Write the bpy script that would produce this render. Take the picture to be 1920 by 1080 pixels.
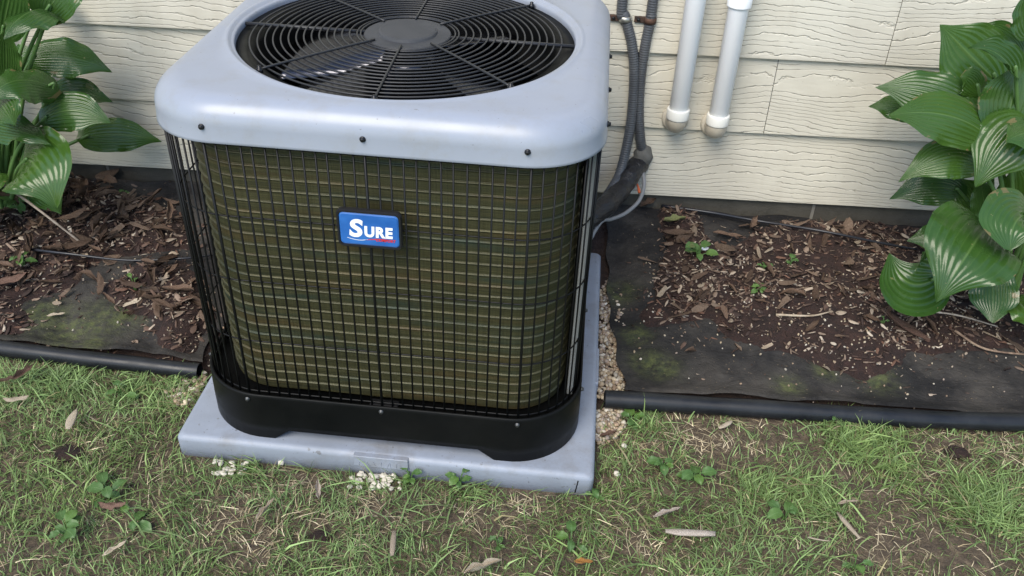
import bpy, bmesh, math, random
import numpy as np
from mathutils import Vector, Matrix, Euler
PI = math.pi
random.seed(7); RNG = np.random.default_rng(11)
for o in list(bpy.data.objects): bpy.data.objects.remove(o)
SC = bpy.context.scene
COL = SC.collection

# ------------------------------------------------------------------ camera
FPX = 1638.134; CAM = np.array([0.32262, -1.5432, 1.3014]); YAW, PITCH, ROLL = -0.07394, 0.62257, 0.04397
_f = np.array([math.sin(YAW)*math.cos(PITCH), math.cos(YAW)*math.cos(PITCH), -math.sin(PITCH)])
_r0 = np.array([math.cos(YAW), -math.sin(YAW), 0]); _u0 = np.cross(_r0, _f)
_r = _r0*math.cos(ROLL)+_u0*math.sin(ROLL); _u = -_r0*math.sin(ROLL)+_u0*math.cos(ROLL)
cd = bpy.data.cameras.new('camera'); cam = bpy.data.objects.new('camera', cd); COL.objects.link(cam)
m = Matrix.Identity(4)
for i in range(3):
    m[i][0] = _r[i]; m[i][1] = _u[i]; m[i][2] = -_f[i]; m[i][3] = CAM[i]
cam.matrix_world = m
cd.sensor_width = 36; cd.lens = FPX/1920*36; cd.clip_start = 0.02; cd.clip_end = 2000
SC.camera = cam
# ------------------------------------------------------------------ light
SUN_EL, SUN_AZ = math.radians(50), math.radians(202)      # azimuth measured from +Y clockwise: behind the camera, a little left
w = bpy.data.worlds.new('World'); SC.world = w; w.use_nodes = True
nt = w.node_tree; bg = nt.nodes['Background']
sk = nt.nodes.new('ShaderNodeTexSky'); sk.sky_type = 'NISHITA'; sk.sun_disc = False
sk.sun_elevation = SUN_EL; sk.sun_rotation = SUN_AZ; sk.dust_density = 0.8; sk.air_density = 1.0; sk.ozone_density = 1.0
nt.links.new(sk.outputs[0], bg.inputs[0]); bg.inputs[1].default_value = 0.125
sd = bpy.data.lights.new('sun', 'SUN'); sd.energy = 1.75; sd.angle = math.radians(38); sd.color = (1, .93, .80)
so = bpy.data.objects.new('sun', sd); COL.objects.link(so)
sdir = Vector((math.sin(SUN_AZ)*math.cos(SUN_EL), math.cos(SUN_AZ)*math.cos(SUN_EL), math.sin(SUN_EL)))
so.rotation_euler = sdir.to_track_quat('Z', 'Y').to_euler(); so.location = (0, -4, 6)
SC.view_settings.view_transform = 'Standard'; SC.view_settings.look = 'None'
SC.view_settings.exposure = 1.16; SC.view_settings.gamma = 1.0
SC.view_settings.use_curve_mapping = False

# ------------------------------------------------------------------ pixel helpers (where a thing of the photograph stands in the place)
def ray(x, y): return _f+_r*(x-960)/FPX-_u*(y-540)/FPX
def aty(x, y, Y): d = ray(x, y); return CAM+d*(Y-CAM[1])/d[1]
def atz(x, y, z): d = ray(x, y); return CAM+d*(z-CAM[2])/d[2]

# ------------------------------------------------------------------ numpy noise
def _hash(i, j, s):
    n = (i.astype(np.int64)*374761393+j.astype(np.int64)*668265263+s*974711) & 0x7fffffff
    n = ((n ^ (n >> 13))*1274126177) & 0x7fffffff
    return ((n ^ (n >> 16)) & 0xffff)/65535.0
def vnoise(x, y, s=0):
    x = np.asarray(x, float); y = np.asarray(y, float)
    xi = np.floor(x); yi = np.floor(y); fx = x-xi; fy = y-yi
    fx = fx*fx*(3-2*fx); fy = fy*fy*(3-2*fy)
    a = _hash(xi, yi, s); b = _hash(xi+1, yi, s); c = _hash(xi, yi+1, s); d = _hash(xi+1, yi+1, s)
    return (a*(1-fx)+b*fx)*(1-fy)+(c*(1-fx)+d*fx)*fy
def fbm(x, y, s=0, o=4):
    t = 0; a = .5
    for k in range(o):
        t = t+a*vnoise(x*2**k, y*2**k, s+k*17); a *= .5
    return t/(1-.5**o)
def sstep(a, b, x): t = np.clip((x-a)/(b-a), 0, 1); return t*t*(3-2*t)

# ------------------------------------------------------------------ mesh helpers
def mesh_data(name, V, F, mat=None, smooth=True):
    me = bpy.data.meshes.new(name); me.from_pydata([tuple(v) for v in V], [], [tuple(f) for f in F]); me.update()
    if smooth: me.polygons.foreach_set('use_smooth', [True]*len(me.polygons))
    if mat: me.materials.append(mat)
    return me
def link(name, me, parent=None, loc=None, rot=None, scl=None):
    o = bpy.data.objects.new(name, me); COL.objects.link(o)
    if loc is not None: o.location = loc
    if rot is not None: o.rotation_euler = rot
    if scl is not None: o.scale = scl
    if parent is not None: attach(o, parent)
    return o
def worldloc(o): return Vector(o.get('_wl', (0, 0, 0)))
def attach(o, p):
    o.parent = p
    o.matrix_parent_inverse = Matrix.Translation(-chainloc(p))
def chainloc(p): return BASE.get(p.name, Vector((0, 0, 0)))
BASE = {}
def empty(name, loc, label, cat, group=None):
    o = bpy.data.objects.new(name, None); COL.objects.link(o); o.location = loc; o.empty_display_size = .1
    BASE[o.name] = Vector(loc); tag(o, label, cat, group); return o
def tag(o, label=None, cat=None, group=None, kind=None):
    if label: o['label'] = label
    if cat: o['category'] = cat
    if group: o['group'] = group
    if kind: o['kind'] = kind
    return o
class MB:
    def __init__(s): s.V = []; s.F = []
    def add(s, V, F):
        n = len(s.V); s.V += [tuple(v) for v in V]; s.F += [tuple(i+n for i in f) for f in F]; return s
    def box(s, a, b):
        x0, y0, z0 = a; x1, y1, z1 = b
        return s.add([(x0,y0,z0),(x1,y0,z0),(x1,y1,z0),(x0,y1,z0),(x0,y0,z1),(x1,y0,z1),(x1,y1,z1),(x0,y1,z1)],
                     [(0,3,2,1),(4,5,6,7),(0,1,5,4),(1,2,6,5),(2,3,7,6),(3,0,4,7)])
    def build(s, name, mat, parent=None, smooth=False, bevel=0):
        me = mesh_data(name, s.V, s.F, mat, smooth); o = link(name, me, parent)
        if bevel:
            bm = bmesh.new(); bm.from_mesh(me)
            bmesh.ops.bevel(bm, geom=bm.edges[:]+bm.verts[:], offset=bevel, segments=3, affect='EDGES', profile=.5)
            bm.to_mesh(me); bm.free()
        return o
def catmull(P, n=8):
    P = [np.array(p, float) for p in P]; P = [2*P[0]-P[1]]+P+[2*P[-1]-P[-2]]; out = []
    for i in range(1, len(P)-2):
        for k in range(n):
            t = k/n; a, b, c, d = P[i-1:i+3]
            out.append(.5*((2*b)+(-a+c)*t+(2*a-5*b+4*c-d)*t*t+(-a+3*b-3*c+d)*t**3))
    out.append(P[-2]); return np.array(out)
def tube(P, r, n=8, closed=False, caps=True):
    P = np.array(P, float); N = len(P); r = np.broadcast_to(np.asarray(r, float), (N,))
    if closed: T = np.roll(P, -1, 0)-np.roll(P, 1, 0)
    else: T = np.gradient(P, axis=0)
    T /= np.linalg.norm(T, axis=1)[:, None]+1e-12
    up = np.array([0, 0, 1.0]) if abs(T[0][2]) < .9 else np.array([1.0, 0, 0])
    s = np.cross(T[0], up); s /= np.linalg.norm(s); V = []
    for i in range(N):
        s = s-T[i]*np.dot(s, T[i]); s /= np.linalg.norm(s); b = np.cross(T[i], s)
        for k in range(n):
            a = 2*PI*k/n; V.append(P[i]+r[i]*(math.cos(a)*s+math.sin(a)*b))
    F = []
    for i in range(N if closed else N-1):
        j = (i+1) % N
        for k in range(n):
            l = (k+1) % n; F.append((i*n+k, i*n+l, j*n+l, j*n+k))
    if caps and not closed:
        F.append(tuple(range(n-1, -1, -1))); F.append(tuple((N-1)*n+k for k in range(n)))
    return V, F
def loft(secs, closed_u=True, cap0=False, cap1=False):
    n = len(secs[0]); V = [p for s in secs for p in s]; F = []
    for i in range(len(secs)-1):
        for k in range(n if closed_u else n-1):
            l = (k+1) % n; F.append((i*n+k, i*n+l, (i+1)*n+l, (i+1)*n+k))
    if cap0: F.append(tuple(range(n-1, -1, -1)))
    if cap1: F.append(tuple((len(secs)-1)*n+k for k in range(n)))
    return V, F
def lathe(prof, c, n=32, axis='z'):
    V = []; 
    for r, z in prof:
        for k in range(n):
            a = 2*PI*k/n
            p = (r*math.cos(a), r*math.sin(a), z)
            if axis == 'y': p = (p[0], p[2], -p[1])      # z -> along y
            if axis == '-y': p = (p[0], -p[2], p[1])
            if axis == 'x': p = (p[2], p[0], p[1])
            V.append((c[0]+p[0], c[1]+p[1], c[2]+p[2]))
    F = []
    for i in range(len(prof)-1):
        for k in range(n):
            l = (k+1) % n; F.append((i*n+k, i*n+l, (i+1)*n+l, (i+1)*n+k))
    F.append(tuple(range(n-1, -1, -1))); F.append(tuple((len(prof)-1)*n+k for k in range(n)))
    return V, F
def rsq(th, a, r):
    """polar radius of a rounded square (half a, corner radius r) at angle th"""
    c, s = abs(math.cos(th)), abs(math.sin(th))
    if c*1.0 >= s: 
        if a*s/c <= a-r: return a/c
    else:
        if a*c/s <= a-r: return a/s
    k = a-r; b = -(c*k+s*k); q = 2*k*k-r*r
    return -b+math.sqrt(max(b*b-q, 0))
def fast_mesh(name, V, T, col=None, mat=None, smooth=True):
    """V (n,3), T (m,3) triangles, col (n,3)"""
    me = bpy.data.meshes.new(name); n, mm = len(V), len(T)
    me.vertices.add(n); me.vertices.foreach_set('co', np.ascontiguousarray(V, np.float32).ravel())
    me.loops.add(mm*3); me.loops.foreach_set('vertex_index', np.ascontiguousarray(T, np.int32).ravel())
    me.polygons.add(mm); me.polygons.foreach_set('loop_start', np.arange(0, mm*3, 3, dtype=np.int32))
    me.polygons.foreach_set('loop_total', np.full(mm, 3, np.int32))
    me.update(calc_edges=True)
    if smooth: me.polygons.foreach_set('use_smooth', np.ones(mm, bool))
    if col is not None:
        a = me.attributes.new('col', 'FLOAT_COLOR', 'POINT')
        a.data.foreach_set('color', np.concatenate([col, np.ones((n, 1))], 1).astype(np.float32).ravel())
    if mat: me.materials.append(mat)
    return me
def tris(F):
    out = []
    for f in F:
        for k in range(1, len(f)-1): out.append((f[0], f[k], f[k+1]))
    return np.array(out)
def rotmats(rx, ry, rz):
    cx, sx, cy, sy, cz, sz = np.cos(rx), np.sin(rx), np.cos(ry), np.sin(ry), np.cos(rz), np.sin(rz)
    o = np.ones_like(cx); z = np.zeros_like(cx)
    X = np.array([[o, z, z], [z, cx, -sx], [z, sx, cx]]); Y = np.array([[cy, z, sy], [z, o, z], [-sy, z, cy]]); Z = np.array([[cz, -sz, z], [sz, cz, z], [z, z, o]])
    X, Y, Z = (np.moveaxis(m, 2, 0) for m in (X, Y, Z)); return Z @ Y @ X
def scatter(temps, pos, rot, scl, col):
    """many copies of small templates joined: temps list of (V,F)"""
    N = len(pos); R = rotmats(*rot.T); VV = []; TT = []; CC = []; off = 0; pick = RNG.integers(0, len(temps), N)
    for t, (V0, F0) in enumerate(temps):
        idx = np.where(pick == t)[0]
        if not len(idx): continue
        V0 = np.array(V0, float); T0 = tris(F0)
        P = np.einsum('nij,nvj->nvi', R[idx], V0[None]*scl[idx][:, None, :])+pos[idx][:, None, :]
        VV.append(P.reshape(-1, 3)); n = len(V0)
        TT.append((T0[None]+(np.arange(len(idx))*n)[:, None, None]+off).reshape(-1, 3)); off += n*len(idx)
        CC.append(np.repeat(col[idx], n, 0))
    return np.concatenate(VV), np.concatenate(TT), np.concatenate(CC)

# ------------------------------------------------------------------ materials
def mat(name, col, rough=.6, metal=0, spec=.5, **k):
    m = bpy.data.materials.new(name); m.use_nodes = True; b = m.node_tree.nodes['Principled BSDF']
    b.inputs['Base Color'].default_value = (*col, 1); b.inputs['Roughness'].default_value = rough; b.inputs['Metallic'].default_value = metal
    b.inputs['Specular IOR Level'].default_value = spec
    return m
def N(m, typ, **kw):
    n = m.node_tree.nodes.new(typ)
    for k, v in kw.items():
        if k in n.inputs.keys() if not hasattr(n, k) else False: n.inputs[k].default_value = v
        else: setattr(n, k, v)
    return n
def L(m, a, b): m.node_tree.links.new(a, b)
def bsdf(m): return m.node_tree.nodes['Principled BSDF']
def ramp(m, src, stops):
    r = m.node_tree.nodes.new('ShaderNodeValToRGB'); e = r.color_ramp.elements
    while len(e) < len(stops): e.new(.5)
    for i, (p, c) in enumerate(stops): e[i].position = p; e[i].color = (*c, 1) if len(c) == 3 else c
    L(m, src, r.inputs[0]); return r.outputs[0]
def noise(m, scale, detail=4, rough=.55, vec=None, stretch=None, dist=0):
    n = m.node_tree.nodes.new('ShaderNodeTexNoise'); n.inputs['Scale'].default_value = scale; n.inputs['Detail'].default_value = detail
    n.inputs['Roughness'].default_value = rough; n.inputs['Distortion'].default_value = dist
    if vec is None: vec = objco(m)
    if stretch:
        mp = m.node_tree.nodes.new('ShaderNodeMapping'); mp.inputs['Scale'].default_value = stretch; L(m, vec, mp.inputs[0]); vec = mp.outputs[0]
    L(m, vec, n.inputs['Vector']); return n.outputs['Fac']
def objco(m):
    for n in m.node_tree.nodes:
        if n.type == 'TEX_COORD': return n.outputs['Object']
    return m.node_tree.nodes.new('ShaderNodeTexCoord').outputs['Object']
def mix(m, fac, a, b, blend='MIX'):
    n = m.node_tree.nodes.new('ShaderNodeMix'); n.data_type = 'RGBA'; n.blend_type = blend
    for s, v in ((0, fac), (6, a), (7, b)):
        if hasattr(v, 'type') and hasattr(v, 'links'): L(m, v, n.inputs[s])
        elif s == 0: n.inputs[0].default_value = v
        else: n.inputs[s].default_value = (*v, 1)
    return n.outputs[2]
def math_(m, op, a, b=None, c=None, clamp=False):
    n = m.node_tree.nodes.new('ShaderNodeMath'); n.operation = op; n.use_clamp = clamp
    for i, v in enumerate((a, b, c)):
        if v is None: continue
        if hasattr(v, 'links'): L(m, v, n.inputs[i])
        else: n.inputs[i].default_value = v
    return n.outputs[0]
def bump(m, h, strength=.3, dist=.01, prev=None):
    n = m.node_tree.nodes.new('ShaderNodeBump'); n.inputs['Strength'].default_value = strength; n.inputs['Distance'].default_value = dist
    L(m, h, n.inputs['Height'])
    if prev is not None: L(m, prev, n.inputs['Normal'])
    return n.outputs[0]
def attr(m, name):
    n = m.node_tree.nodes.new('ShaderNodeAttribute'); n.attribute_name = name; return n
def setc(m, c): L(m, c, bsdf(m).inputs['Base Color'])
def setr(m, c): L(m, c, bsdf(m).inputs['Roughness'])
def setn(m, c): L(m, c, bsdf(m).inputs['Normal'])

M = {}
# cream siding with embossed wood grain
s = M['siding'] = mat('siding_paint', (.6, .56, .46), .6)
oi = s.node_tree.nodes.new('ShaderNodeObjectInfo')
cb = s.node_tree.nodes.new('ShaderNodeCombineXYZ'); L(s, math_(s, 'MULTIPLY', oi.outputs['Random'], 37.0), cb.inputs[0]); L(s, math_(s, 'MULTIPLY', oi.outputs['Random'], 11.0), cb.inputs[2])
va = s.node_tree.nodes.new('ShaderNodeVectorMath'); va.operation = 'ADD'; L(s, objco(s), va.inputs[0]); L(s, cb.outputs[0], va.inputs[1])
g1 = noise(s, 1.0, 1.0, .4, va.outputs[0], (2.2, 1, 9))
g1b = noise(s, 1.0, 3, .6, va.outputs[0], (22, 1, 40))
sz_ = s.node_tree.nodes.new('ShaderNodeSeparateXYZ'); L(s, va.outputs[0], sz_.inputs[0])
gsum = math_(s, 'ADD', math_(s, 'MULTIPLY', sz_.outputs[2], 74.0), math_(s, 'ADD', math_(s, 'MULTIPLY', g1, 9.0), math_(s, 'MULTIPLY', g1b, 1.15)))
fr = math_(s, 'FRACT', gsum)
line = math_(s, 'SUBTRACT', 1.0, math_(s, 'MULTIPLY', math_(s, 'ABSOLUTE', math_(s, 'SUBTRACT', fr, .5)), 9.5), clamp=True)
brk = math_(s, 'GREATER_THAN', noise(s, 1, 2, .5, va.outputs[0], (6, 1, 22)), .40)
line = math_(s, 'MULTIPLY', line, math_(s, 'ADD', math_(s, 'MULTIPLY', brk, .85), .15))
hgt = math_(s, 'SUBTRACT', math_(s, 'MULTIPLY', noise(s, 1, 3, .6, va.outputs[0], (14, 1, 70)), .35), line)
dirt = noise(s, 4, 5, .6)
c0 = ramp(s, dirt, [(.3, (.46, .428, .355)), (.62, (.56, .53, .445))])
c1 = mix(s, math_(s, 'MULTIPLY', line, .16), c0, (.27, .235, .17))
spk = math_(s, 'GREATER_THAN', noise(s, 90, 2, .5), .735)
strk = math_(s, 'MULTIPLY', math_(s, 'SUBTRACT', noise(s, 1, 4, .65, None, (14, 1, 1.6)), .52, clamp=True), 2.2, clamp=True)
c1 = mix(s, math_(s, 'MULTIPLY', strk, .5), c1, (.36, .315, .235))
setc(s, mix(s, math_(s, 'MULTIPLY', spk, .4), c1, (.2, .17, .12)))
setn(s, bump(s, hgt, .60, .004))
# foundation
s = M['foundation'] = mat('foundation_concrete', (.07, .065, .055), .9)
setc(s, ramp(s, noise(s, 6, 6, .65), [(.3, (.045, .042, .034)), (.7, (.10, .092, .075))])); setn(s, bump(s, noise(s, 60, 5, .7), .5, .006))
M['mortar'] = mat('mortar', (.20, .19, .165), .9)
# cover paint
s = M['cover'] = mat('cover_paint', (.56, .57, .585), .36, spec=.5)
cc = ramp(s, noise(s, 3, 5, .6), [(.25, (.25, .275, .325)), (.75, (.285, .31, .368))])
cc = mix(s, math_(s, 'MULTIPLY', math_(s, 'SUBTRACT', noise(s, 16, 7, .75), .50, clamp=True), 1.6, clamp=True), cc, (.235, .225, .195))
setc(s, mix(s, math_(s, 'MULTIPLY', math_(s, 'GREATER_THAN', noise(s, 120, 2, .5), .745), .45), cc, (.10, .085, .06)))
setr(s, ramp(s, noise(s, 9, 4, .6), [(.3, (.27,)*3), (.7, (.40,)*3)])); setn(s, bump(s, noise(s, 500, 2, .5), .04, .001))
s = M['post'] = mat('panel_paint', (.20, .205, .20), .45)
s = M['pad'] = mat('pad_plastic', (.33, .345, .37), .5)
d = noise(s, 5, 6, .65)
c = ramp(s, d, [(.28, (.215, .237, .275)), (.6, (.27, .30, .36))])
c = mix(s, math_(s, 'MULTIPLY', math_(s, 'SUBTRACT', noise(s, 9, 7, .75), .50, clamp=True), 2.4, clamp=True), c, (.15, .13, .10))
c = mix(s, math_(s, 'MULTIPLY', math_(s, 'GREATER_THAN', noise(s, 100, 3, .6), .69), .5), c, (.09, .075, .05))
setc(s, mix(s, math_(s, 'MULTIPLY', math_(s, 'GREATER_THAN', noise(s, 45, 3, .6), .70), .55), c, (.07, .06, .045)))
setn(s, bump(s, noise(s, 220, 3, .6), .12, .002)); setr(s, ramp(s, d, [(.3, (.6,)*3), (.7, (.42,)*3)]))
s = M['wire'] = mat('black_powder_coat', (.006, .006, .0065), .42, spec=.22)
s = M['black'] = mat('black_plastic', (.013, .0135, .014), .42, spec=.13)
setr(s, ramp(s, noise(s, 12, 5, .6), [(.3, (.34,)*3), (.7, (.55,)*3)])); setn(s, bump(s, noise(s, 250, 3, .6), .08, .002))
setc(s, ramp(s, noise(s, 5, 6, .65), [(.35, (.0025, .003, .0032)), (.75, (.008, .008, .0078))]))
M['inside'] = mat('dark_interior', (.006, .006, .007), .7, spec=.2)
s = M['grille'] = mat('grille_wire', (.02, .021, .024), .4, spec=.4)
s = M['hub'] = mat('hub_cap', (.045, .047, .052), .62, spec=.3)
setc(s, ramp(s, noise(s, 20, 5, .6), [(.3, (.038, .04, .044)), (.7, (.055, .057, .062))]))
M['blade'] = mat('fan_blade', (.11, .11, .125), .18, 1)
M['screw'] = mat('screw_black', (.02, .02, .022), .35, .6)
M['screw2'] = mat('screw_grey', (.10, .10, .10), .4, .8)
# coil: brassy-green finned coil
s = M['coil'] = mat('coil_fins', (.2, .19, .09), .45, .35)
hn = noise(s, 1, 5, .7, None, (3, 3, 420)); pn = noise(s, 1, 3, .6, None, (5, 5, 45)); vn = noise(s, 1, 3, .6, None, (420, 420, 5))
ca = ramp(s, hn, [(.3, (.026, .027, .012)), (.5, (.058, .056, .025)), (.7, (.108, .098, .044))])
ca = mix(s, math_(s, 'MULTIPLY', math_(s, 'SUBTRACT', math_(s, 'MULTIPLY', pn, 5.0), 2.75, clamp=True), .45), ca, (.11, .062, .022))  # iridescent shimmer painted into the fin colour: orange patches, then teal ones
ca = mix(s, math_(s, 'MULTIPLY', math_(s, 'SUBTRACT', 2.2, math_(s, 'MULTIPLY', pn, 5.0), clamp=True), .6), ca, (.020, .048, .042))
ca = mix(s, 1.0, ca, ramp(s, vn, [(.3, (.62,)*3), (.7, (1.15,)*3)]), 'MULTIPLY')
setc(s, ca); setn(s, bump(s, vn, .35, .002))
M['badge_rim'] = mat('badge_rim', (.014, .014, .016), .3)
s = M['badge'] = mat('badge_blue', (.014, .085, .36), .22)
setc(s, ramp(s, noise(s, 25, 3, .5), [(.3, (.018, .095, .33)), (.7, (.035, .15, .45))]))
M['white_print'] = mat('white_print', (.82, .83, .84), .35)
M['red_print'] = mat('red_print', (.55, .03, .03), .35)
M['pale_print'] = mat('pale_print', (.35, .45, .62), .35)
s = M['pvc'] = mat('pvc_white', (.86, .86, .86), .3)
setc(s, ramp(s, noise(s, 8, 6, .6, None, (1, 1, .3)), [(.3, (.86, .86, .86)), (.6, (.92, .92, .925))]))
s = M['pvc_fit'] = mat('pvc_fitting', (.62, .59, .52), .4)
setc(s, ramp(s, noise(s, 20, 6, .6), [(.3, (.34, .295, .225)), (.65, (.50, .455, .375))]))
M['pvc_fit2'] = mat('pvc_collar', (.70, .69, .64), .38)
M['caulk'] = mat('caulk', (.5, .46, .38), .8)
s = M['conduit'] = mat('conduit_grey', (.10, .105, .115), .45)
setc(s, ramp(s, noise(s, 15, 5, .6), [(.3, (.045, .048, .055)), (.7, (.085, .09, .098))]))
s = M['rust'] = mat('rusty_strap', (.13, .07, .045), .7, .4)
setc(s, ramp(s, noise(s, 70, 5, .7), [(.3, (.03, .024, .022)), (.65, (.10, .052, .034))]))
M['zinc'] = mat('zinc_strap', (.42, .41, .37), .4, .8)
s = M['tape'] = mat('black_tape', (.014, .014, .016), .3)
setn(s, bump(s, noise(s, 30, 5, .6, None, (1, 1, 2.5), 1.0), .7, .01))
s = M['putty'] = mat('duct_seal', (.10, .098, .09), .75); setn(s, bump(s, noise(s, 60, 4, .6), .6, .008))
M['cable'] = mat('grey_cable', (.19, .195, .20), .5)
M['orange'] = mat('orange_wire_nut', (.55, .12, .04), .5)
s = M['edging'] = mat('edging_plastic', (.012, .014, .018), .36, spec=.35)
setr(s, ramp(s, noise(s, 14, 6, .65), [(.3, (.28,)*3), (.7, (.55,)*3)]))
setc(s, ramp(s, noise(s, 9, 6, .7), [(.35, (.006, .007, .0095)), (.68, (.018, .020, .023)), (.8, (.05, .047, .04))]))
M['drip'] = mat('drip_tube', (.012, .013, .018), .35)
# landscape fabric: black woven cloth, dusty, with moss
s = M['fabric'] = mat('landscape_fabric', (.03, .03, .033), .8, spec=.2)
d = noise(s, 4.5, 7, .68); ms = attr(s, 'moss')
c = ramp(s, d, [(.28, (.009, .0087, .0095)), (.44, (.021, .020, .020)), (.68, (.072, .065, .057))])
c = mix(s, math_(s, 'MULTIPLY', math_(s, 'GREATER_THAN', noise(s, 160, 2, .5), .71), .5), c, (.24, .18, .11))
mf = math_(s, 'MULTIPLY', ms.outputs['Fac'], math_(s, 'MULTIPLY', math_(s, 'SUBTRACT', noise(s, 38, 6, .75), .36, clamp=True), 5.0), clamp=True)
c = mix(s, math_(s, 'MULTIPLY', mf, .75), c, ramp(s, noise(s, 70, 3, .6), [(.3, (.045, .06, .028)), (.7, (.13, .145, .05))]))
setc(s, c)
n1 = bump(s, noise(s, 420, 2, .5), .35, .002); setn(s, bump(s, noise(s, 16, 6, .7, None, (1, 1.6, 1), .6), .7, .014, n1))
# reddish bed soil
s = M['soil'] = mat('bed_soil', (.06, .035, .028), .95)
setc(s, ramp(s, noise(s, 30, 7, .75), [(.3, (.009, .0055, .0045)), (.55, (.034, .0155, .0115)), (.75, (.065, .033, .024))]))
n1 = bump(s, noise(s, 300, 4, .7), .8, .006); setn(s, bump(s, noise(s, 60, 5, .7), .8, .015, n1))
# ground
s = M['ground'] = mat('ground_soil', (.09, .075, .05), .95)
lw = attr(s, 'lawn'); fa = attr(s, 'far')
soil = ramp(s, noise(s, 45, 7, .75), [(.3, (.03, .022, .016)), (.55, (.115, .085, .055)), (.75, (.32, .25, .16))])
bedc = ramp(s, noise(s, 40, 7, .75), [(.3, (.02, .014, .012)), (.6, (.06, .036, .028)), (.8, (.12, .08, .06))])
grs = ramp(s, noise(s, 7, 6, .7), [(.3, (.11, .15, .045)), (.6, (.17, .21, .08)), (.8, (.27, .25, .14))])
c = mix(s, lw.outputs['Fac'], bedc, soil); c = mix(s, fa.outputs['Fac'], c, grs); setc(s, c)
setn(s, bump(s, noise(s, 130, 5, .7), .8, .012))
# things coloured blade by blade / chip by chip
def colmat(name, rough=.7, trans=0, spec=.4):
    s = mat(name, (.1, .1, .1), rough, spec=spec); setc(s, attr(s, 'col').outputs['Color'])
    if trans:
        b = bsdf(s); t = s.node_tree.nodes.new('ShaderNodeBsdfTranslucent'); L(s, attr(s, 'col').outputs['Color'], t.inputs[0])
        mx = s.node_tree.nodes.new('ShaderNodeMixShader'); mx.inputs[0].default_value = trans
        L(s, b.outputs[0], mx.inputs[1]); L(s, t.outputs[0], mx.inputs[2]); L(s, mx.outputs[0], s.node_tree.nodes['Material Output'].inputs[0])
    return s
M['grass'] = colmat('grass_blades', .5, .25); M['chips'] = colmat('mulch_chips', .85, 0, .25); M['gravel'] = colmat('gravel_stone', .8, 0, .3)
def leafmat(name, dark, lite, vein, rough):
    s = mat(name, dark, rough, spec=.5)
    uv = s.node_tree.nodes.new('ShaderNodeUVMap'); sp = s.node_tree.nodes.new('ShaderNodeSeparateXYZ'); L(s, uv.outputs[0], sp.inputs[0])
    v = math_(s, 'ABSOLUTE', math_(s, 'SUBTRACT', math_(s, 'MULTIPLY', sp.outputs[1], 2.0), 1.0))
    oi = s.node_tree.nodes.new('ShaderNodeObjectInfo')
    k = math_(s, 'ABSOLUTE', math_(s, 'SUBTRACT', math_(s, 'FRACT', math_(s, 'MULTIPLY', v, 6.0)), .5))
    vl = math_(s, 'SUBTRACT', math_(s, 'MULTIPLY', k, 10.0), 4.1, clamp=True)
    mid = math_(s, 'SUBTRACT', 1.0, math_(s, 'MULTIPLY', v, 26.0), clamp=True)
    c = mix(s, noise(s, 14, 4, .6), dark, lite)
    c = mix(s, 1.0, c, ramp(s, oi.outputs['Random'], [(0, (.78, .82, .85)), (.6, (1, 1, 1)), (1, (1.22, 1.12, .85))]), 'MULTIPLY')
    c = mix(s, math_(s, 'MULTIPLY', vl, .22), c, vein); c = mix(s, math_(s, 'MULTIPLY', mid, .7), c, vein)
    sp_ = math_(s, 'GREATER_THAN', noise(s, 75, 2, .5), .745)
    c = mix(s, math_(s, 'MULTIPLY', sp_, .5), c, (.30, .27, .13))
    ed = math_(s, 'MULTIPLY', math_(s, 'GREATER_THAN', v, .90), math_(s, 'GREATER_THAN', noise(s, 26, 3, .6), .60)); c = mix(s, math_(s, 'MULTIPLY', ed, .7), c, (.20, .15, .07))
    c = mix(s, math_(s, 'MULTIPLY', math_(s, 'GREATER_THAN', noise(s, 11, 4, .65), .69), .55), c, (.15, .16, .06)); setc(s, c)
    setr(s, ramp(s, noise(s, 20, 5, .6), [(.3, (rough-.09,)*3), (.7, (rough+.12,)*3)]))
    setn(s, bump(s, noise(s, 60, 4, .6), .18, .004))
    b = bsdf(s); t = s.node_tree.nodes.new('ShaderNodeBsdfTranslucent'); L(s, c, t.inputs[0])
    mx = s.node_tree.nodes.new('ShaderNodeMixShader'); mx.inputs[0].default_value = .28
    L(s, b.outputs[0], mx.inputs[1]); L(s, t.outputs[0], mx.inputs[2]); L(s, mx.outputs[0], s.node_tree.nodes['Material Output'].inputs[0])
    return s
M['hosta'] = leafmat('hosta_leaf', (.026, .072, .012), (.054, .122, .025), (.11, .19, .055), .20)
M['weed'] = leafmat('weed_leaf', (.06, .13, .03), (.11, .21, .055), (.15, .26, .09), .45)
M['stem'] = mat('petiole', (.075, .15, .04), .45)
def drymat(name, a, b, c, sc=35):
    s = mat(name, b, .8, spec=.25); oi = s.node_tree.nodes.new('ShaderNodeObjectInfo')
    q = ramp(s, noise(s, sc, 6, .7, None, (1, .35, 1)), [(.3, a), (.5, b), (.72, c)])
    setc(s, mix(s, 1.0, q, ramp(s, oi.outputs['Random'], [(0, (.6, .55, .52)), (.5, (1, .97, .93)), (1, (1.5, 1.45, 1.4))]), 'MULTIPLY'))
    setn(s, bump(s, noise(s, sc*3, 4, .7, None, (1, .3, 1)), .6, .006)); return s
M['dry_leaf'] = drymat('dry_leaf', (.05, .031, .022), (.105, .070, .050), (.19, .14, .105))
M['wood_chip'] = drymat('wood_chip', (.055, .036, .027), (.13, .092, .068), (.26, .205, .155))
M['pale_wood'] = drymat('pale_wood', (.30, .24, .17), (.52, .45, .35), (.70, .64, .53))
M['tan_wood'] = drymat('tan_wood', (.16, .12, .085), (.32, .26, .195), (.47, .41, .33))
M['grey_wood'] = drymat('grey_wood', (.15, .125, .105), (.34, .30, .26), (.52, .48, .43))
M['bark'] = drymat('bark', (.05, .03, .024), (.13, .08, .06), (.20, .13, .10))
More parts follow.
